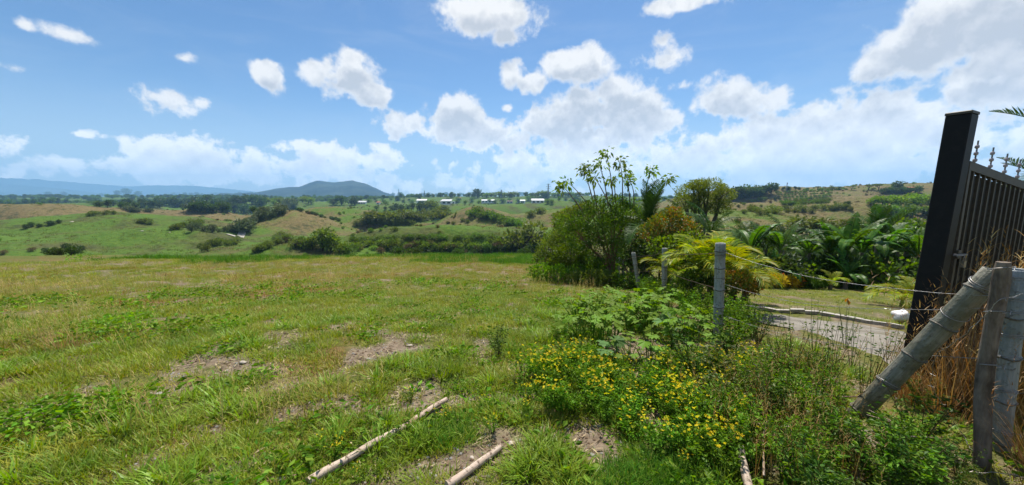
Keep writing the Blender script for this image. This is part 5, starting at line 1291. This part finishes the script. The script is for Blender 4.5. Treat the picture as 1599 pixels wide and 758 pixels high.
def bushy(seed, n, h, w, leaf, mat, stems=9, aspect=.45):
    """many thin stems dressed with leaves: unit weed"""
    g = np.random.default_rng(seed); L = G(); S = G(); P = []; U = []
    for k in range(stems):
        a = g.uniform(0, 2*pi); r = w*math.sqrt(g.uniform(.02, 1)); hz = h*g.uniform(.6, 1.05)
        pts = np.array([(0.1*r*cos(a), .1*r*sin(a), -.02), (r*.5*cos(a+.2), r*.5*sin(a+.2), hz*.5), (r*cos(a), r*sin(a), hz)])
        S.tube(pts, [.0035, .0028, .0012], 4, .2, cap=False)
        m = n//stems; q = g.uniform(.15, 1.0, m)**.7
        c = np.where(q[:, None] < .5, pts[0]+(pts[1]-pts[0])*q[:, None]*2, pts[1]+(pts[2]-pts[1])*(q[:, None]*2-1))
        P.append(c+g.normal(0, .012, (m, 3))); b = g.uniform(0, 2*pi, m); U.append(np.stack([np.cos(b), np.sin(b), g.uniform(-.1, .8, m)], -1))
    L.leaves(np.concatenate(P), np.concatenate(U), leaf, aspect, rg=g, droop=.15)
    return L.mesh('foliage', M[mat]), S.mesh('stem', M['weed_green' if mat != 'weed_dark' else 'shrub_brown']), np.concatenate(P)
def flowers(P, h, seed, n, size=.020):
    g = np.random.default_rng(seed); G_ = G(); c = P[g.choice(len(P), n)]; c = c+np.stack([g.normal(0, .02, n), g.normal(0, .02, n), np.clip(h*.92-c[:, 2], 0, 1)*g.uniform(.5, 1.0, n)+.012], -1)
    for k in range(n):
        t = Euler((g.normal(0, .45), g.normal(0, .45), g.uniform(0, 6)))
        R3 = np.array(t.to_matrix()); V = [(0, 0, 0)]; F = []
        for j in range(5):
            a = 2*pi*j/5; q = size*g.uniform(.85, 1.15); w = .42
            V += [(q*.6*cos(a-w), q*.6*sin(a-w), .004), (q*cos(a), q*sin(a), .002), (q*.6*cos(a+w), q*.6*sin(a+w), .004)]; i = 1+3*j
            F += [[0, i, i+1], [0, i+1, i+2]]
        G_.add(np.array(V)@R3.T+c[k], F, g.uniform(0, 1))
    return G_.mesh('blossom', M['petal_yellow'])
def inside(poly, n):
    """n pixels spread through a polygon of the photograph, evenly over the ground"""
    out = []; P = np.array(poly, float); lo, hi = P.min(0), P.max(0); W3 = [ground(u, v)[:2] for u, v in poly]
    W3 = np.array(W3); a, b = W3.min(0), W3.max(0); tries = 0
    while len(out) < n and tries < 60000:
        tries += 1; x, y = random.uniform(a[0], b[0]), random.uniform(a[1], b[1]); c = False; j = len(W3)-1
        for i in range(len(W3)):
            if (W3[i][1] > y) != (W3[j][1] > y) and x < (W3[j][0]-W3[i][0])*(y-W3[i][1])/(W3[j][1]-W3[i][1])+W3[i][0]: c = not c
            j = i
        if c: out.append((x, y, H(x, y)))
    return out
def weeds():
    g1 = 'lobed broadleaf weeds by the fence'
    for p in inside([(897, 505), (935, 475), (1060, 485), (1100, 530), (1070, 575), (930, 585), (892, 550)], 42):
        castor(p, random.uniform(.36, .60), random.randint(10, 15), 'bright green weed with lobed leaves in the mass left of the tall bamboo post', g1, .15)
    castor(ground(1045, 528), .42, 5, 'grey green weed with the largest leaf, beside the yellow flowers', None, .24, LEAFQ, .16)
    castor(ground(962, 580), .34, 5, 'grey green weed with large leaves left among the flowers', None, .2, LEAFQ, .16)
    for p in inside([(900, 425), (990, 425), (1000, 445), (930, 452), (890, 445)], 10):
        castor(p, random.uniform(.3, .5), 8, 'lime weed with lobed leaves at the field corner', 'lobed weeds at the field corner', .17)
    # flowering weeds
    pro = []
    for s in range(4):
        f, st, P = bushy(100+s, 200, .26, .18, .034, 'weed_lime' if s % 2 else 'weed_green', 11); pro.append((f, st, flowers(P, .29, s, (16, 7, 11, 4)[s], .0145)))
    def flw(p, sc, lab, grp):
        k = random.randrange(4); o = tag(empty('flowering_weed', p, (0, 0, random.uniform(0, 6)), sc), lab, 'wildflower', grp)
        link('stem', pro[k][1], o); link('foliage', pro[k][0], o); link('blossom', pro[k][2], o)['kind'] = 'stuff'
    for p in inside([(812, 590), (880, 572), (1000, 585), (1150, 572), (1190, 600), (1175, 690), (1080, 705), (980, 688), (890, 662), (822, 635)], 104):
        flw(p, random.uniform(.6, 1.05), 'yellow flowering weed in the dense patch left of the fence', 'yellow wildflowers of the dense patch')
    for p in inside([(1030, 640), (1160, 620), (1190, 690), (1130, 758), (1020, 710)], 30):
        flw(p, random.uniform(.6, 1.0), 'yellow flowering weed in the sparser patch near the broken pole', 'sparser yellow wildflowers')
    for u, v in ((640, 628), (700, 660), (690, 672), (770, 676), (505, 705), (520, 716), (870, 600), (760, 640), (830, 650), (1080, 745), (1140, 740), (560, 752)):
        flw(ground(u, v), random.uniform(.35, .5), 'small yellow flower growing alone in the turf', 'single yellow flowers in the turf')
    # small leaved weeds to the right
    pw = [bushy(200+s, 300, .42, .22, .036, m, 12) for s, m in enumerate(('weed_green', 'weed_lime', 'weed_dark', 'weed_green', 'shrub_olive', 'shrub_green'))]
    def wd(p, sc, lab, grp, ks=None, nm='leafy_weed'):
        k = random.choice(ks or range(6)); o = tag(empty(nm, p, (0, 0, random.uniform(0, 6)), sc), lab, 'weed', grp); link('stem', pw[k][1], o); link('foliage', pw[k][0], o); return o
    for p in inside([(1100, 640), (1190, 590), (1280, 605), (1300, 670), (1315, 740), (1320, 800), (1250, 820), (1190, 790), (1150, 730), (1070, 680)], 100):
        wd(p, random.uniform(.5, .95), 'small leaved green weed in the tangle left of the brace', 'weeds in the tangle left of the brace')
    for p in inside([(1000, 450), (1110, 465), (1180, 500), (1195, 560), (1110, 565), (1085, 520), (1000, 475)], 48):
        wd(p, random.uniform(.7, 1.2), 'small leaved green weed round the foot of the tall bamboo post', 'weeds round the tall bamboo post', (0, 1, 3, 2))
    for p in inside([(860, 570), (1000, 565), (1050, 590), (1000, 680), (900, 670), (850, 620)], 24):
        wd(p, random.uniform(.4, .7), 'low green weed under the yellow flowers', 'green weeds under the flowers', (0, 1))
    for u, v, s in ((1085, 600, 1.3), (1070, 605, 1.1), (1100, 612, 1.15)):
        wd(ground(u, v), s, 'dense dark green bushlet amid the yellow flowers', 'dark bushlet amid the flowers', (2, 4))
    wd(ground(779, 556), .75, 'single dark little plant standing in the middle of the turf', None, (2,))
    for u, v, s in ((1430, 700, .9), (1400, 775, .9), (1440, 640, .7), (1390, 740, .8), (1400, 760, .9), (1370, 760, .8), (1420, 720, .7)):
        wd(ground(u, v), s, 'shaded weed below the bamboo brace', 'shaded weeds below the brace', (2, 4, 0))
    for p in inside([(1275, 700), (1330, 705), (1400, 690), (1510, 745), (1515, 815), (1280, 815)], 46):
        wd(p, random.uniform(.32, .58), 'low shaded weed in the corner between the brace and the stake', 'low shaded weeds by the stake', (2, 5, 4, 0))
    # leggy stalks before the driveway
    pl = [bushy(300+s, 60, .75, .22, .04, m, 7, .5) for s, m in enumerate(('shrub_olive', 'weed_dark', 'shrub_green'))]
    for u, v in ((1205, 580), (1240, 595), (1270, 560), (1300, 590), (1330, 575), (1360, 600), (1385, 580), (1290, 620), (1345, 630), (1225, 610), (1180, 545), (1320, 545)):
        k = random.randrange(3); o = tag(empty('leggy_weed', ground(u, v), (0, 0, random.uniform(0, 6)), random.uniform(.6, .95)), 'leggy thin stemmed weed standing before the driveway', 'weed', 'leggy weeds before the driveway'); link('stem', pl[k][1], o); link('foliage', pl[k][0], o)
    # weed patches in the field at left
    rz = [rosette(60, .05, .6, 'weed_lime', 400+s, .13, .19) for s in range(3)]
    for poly, n, lab, grp in (([(20, 650), (90, 632), (215, 632), (240, 650), (150, 672), (30, 670)], 22, 'lime green weed in the patch at the lower left', 'lime weeds at lower left'), ([(130, 520), (180, 500), (240, 505), (230, 520), (150, 528)], 14, 'lime green weed in the patch in the left of the field', 'lime weeds in the left field'), ([(340, 512), (370, 508), (378, 518), (350, 522)], 4, 'lime green weed in the small patch left of the field middle', 'lime weeds left of middle'), ([(110, 402), (150, 400), (150, 406), (110, 407)], 5, 'lime leafy weed on the left field rim', 'lime weeds on the left rim')):
        for p in inside(poly, n): o = tag(empty('leafy_weed', p, (0, 0, random.uniform(0, 6)), random.uniform(.6, 1.15)*(1 if p[1] < 12 else 2.4)), lab, 'weed', grp); link('foliage', rz[random.randrange(3)], o)['kind'] = 'stuff'
    # grass tussocks that stand out
    ts = [tuft(90, .07, .30, .009, 'grass_broad', .55, 1.0, 500), tuft(110, .12, .16, .006, 'grass_lush', .6, .9, 501), tuft(70, .10, .26, .006, 'grass_dry', .6, 1.0, 502)]
    for (u, v, k, s, lab) in ((690, 592, 0, 1.0, 'tall arching grass tussock in the middle of the near turf'), (665, 590, 0, .8, 'smaller arching tussock left of the tall one'), (712, 584, 0, .8, 'smaller arching tussock right of the tall one'), (100, 545, 2, 1.2, 'pale dry grass tussock at the left'), (380, 460, 2, 1.3, 'straw coloured tussock left of the field middle'), (650, 425, 2, 1.0, 'straw tussock far in the middle of the field'), (725, 455, 2, .8, 'straw tussock in the right of the field'), (360, 440, 2, 1.3, 'far straw tussock left of the field middle')):
        p = ground(u, v); tag(link('grass_tussock', ts[k], None, p, (0, 0, random.uniform(0, 6)), s*(1 if p[1] < 8 else 1.3)), lab, 'grass tussock')
    for p in inside([(950, 735), (1010, 715), (1080, 735), (1085, 790), (930, 790)], 30)+inside([(640, 680), (720, 665), (745, 690), (680, 705)], 12):
        tag(link('grass_tussock', ts[1], None, p, (0, 0, random.uniform(0, 6)), random.uniform(.6, .9)), 'soft bright green grass tuft at the bottom or under the long pole', 'grass tussock', 'soft bright tufts')
    for p in inside([(500, 690), (560, 660), (640, 650), (640, 690), (560, 720)], 10)+inside([(820, 690), (870, 690), (880, 760), (790, 750)], 12):
        tag(link('grass_tussock', tuft(46, .05, .20, .011, 'grass_broad', .85, 1.0, random.randrange(9999)), None, p, (0, 0, random.uniform(0, 6)), random.uniform(.7, 1.0)), 'splayed broad bladed grass tussock beside bare soil', 'grass tussock', 'splayed tussocks beside the soil')
    # dry tall grass at the right edge
    da = [seedstalks(16, .10, .95, 'stalk_rust', 600+s, .16) for s in range(3)]; db = [tuft(60, .12, .55, .006, 'stalk_rust', .4, .8, 610+s) for s in range(2)]
    for u, v, D, s, lab, grp in [(1604, 800, 1.80, .9, 'rusty dry grass at the right edge before the corner post', 'rusty grass at the right edge')]*4+[(1500, 640, 2.5, 1.05, 'dry seeding grass rising before the gate', 'seeding grass before the gate')]*8+[(1572, 700, 2.45, 1.3, 'tall dry reed grass with rusty heads behind the corner post', 'reed grass behind the corner post')]*14:
        uu = u+random.uniform(-24, 30); p = at(min(uu, 1640), v, D+random.uniform(-.1, .3))
        o = tag(empty('dry_grass_clump', p, (0, 0, random.uniform(0, 6)), s*random.uniform(.85, 1.15)), lab, 'dry grass', grp)
        link('stalk', da[random.randrange(3)], o)['kind'] = 'stuff'; link('blade', db[random.randrange(2)], o)['kind'] = 'stuff'
    for u, v in ((1400, 600), (1420, 560), (1430, 620), (1470, 650), (1460, 600), (1440, 540)):
        p = at(u, v, 2.9+random.uniform(-.3, .3)); o = tag(empty('dry_grass_clump', p, (0, 0, random.uniform(0, 6)), random.uniform(.6, .85)), 'thin dry grass clump beside the slanting brace', 'dry grass', 'dry grass beside the brace')
        link('stalk', da[random.randrange(3)], o)['kind'] = 'stuff'; link('blade', db[random.randrange(2)], o)['kind'] = 'stuff'
    for p in inside([(1090, 650), (1190, 600), (1300, 620), (1340, 700), (1350, 800), (1200, 790), (1100, 720)], 26):
        tag(link('dry_stalk', da[random.randrange(3)], None, p, (0, 0, random.uniform(0, 6)), random.uniform(.35, .62)), 'thin dry grass stalks poking through the tangle left of the brace', 'dry grass', 'dry stalks in the tangle')['kind'] = 'thing'
    # twigs
    TW = [((1160, 700), (1205, 640)), ((1250, 645), (1300, 632)), ((1230, 690), (1180, 720)), ((1420, 700), (1350, 690)), ((1300, 640), (1345, 655)), ((1390, 720), (1460, 740)), ((1190, 770), (1195, 700))]
    TL = ['pale dry twig leaning in the weeds right of the flowers', 'brown twig lying across the weeds left of the brace', 'forked pale twig low in the tangle', 'bare twig in the shade under the brace', 'short reddish twig near the brace foot', 'bare pale branch near the bottom right', 'upright dry stem beside the broken pole']
    for k, (a, b) in enumerate(TW):
        A, B = ground(*a), ground(*b); A[2] += .10; B[2] += .22; g = G(); m = (A+B)/2+rng.normal(size=3)*.04
        B2 = m+(B-m)*.6+rng.normal(size=3)*.06
        g.tube([A-A, m-A, B-A], [.006, .005, .002], 5); o = tag(link('twig', g.mesh('twig', M['pole_wood'], True), None, A), TL[k], 'twig')
        g = G(); g.tube([m-A, (m+B2)/2-A, B2-A], [.004, .003, .0015], 4); link('side_twig', g.mesh('side_twig', M['pole_wood'], True), o)
    p = W(1323, 467, 3.4); g = G(); g.leaves(np.array([[0, 0, 0], [0, .01, 0], [.01, 0, .01]]), np.array([[.3, 0, -1], [-.5, .2, -.8], [.1, .5, -.9]]), .06, .7)
    o = tag(empty('dry_leaf', p), 'curled brown dead leaf on a thin stalk before the lawn', 'dead leaf'); link('blade', g.mesh('blade', M['orange_leaf']), o)
    g = G(); q = at(1330, 560, 3.3)-p; g.tube([(0, 0, 0), q*.5+[-.03, 0, 0], q], [.0015, .002, .003], 4); link('stalk', g.mesh('stalk', M['old_wood']), o)
weeds()
haze()

# ------------------------------------------------------------------ say which one: short rows are told apart by their order
def tell_apart():
    W_ = 'first second third fourth fifth sixth seventh eighth ninth tenth eleventh twelfth thirteenth fourteenth fifteenth sixteenth'.split()
    N_ = 'zero one two three four five six seven eight nine ten eleven twelve thirteen fourteen fifteen sixteen'.split()
    gr = {}
    for o in COL.objects:
        if o.parent is None and 'label' in o and 'group' in o and 'category' in o: gr.setdefault((o['group'], o['label']), []).append(o)
    for (g, lab), os in gr.items():
        if not 2 <= len(os) <= 16: continue
        os.sort(key=lambda o: o.location.x/max(o.location.y, .1)); n = len(os)
        for k, o in enumerate(os):
            w = 'leftmost of %s' % N_[n] if k == 0 else ('rightmost of %s' % N_[n] if k == n-1 else '%s of %s from left' % (W_[k], N_[n]))
            s = '%s, %s' % (lab, w)
            if len(s.split()) <= 16: o['label'] = s
tell_apart()
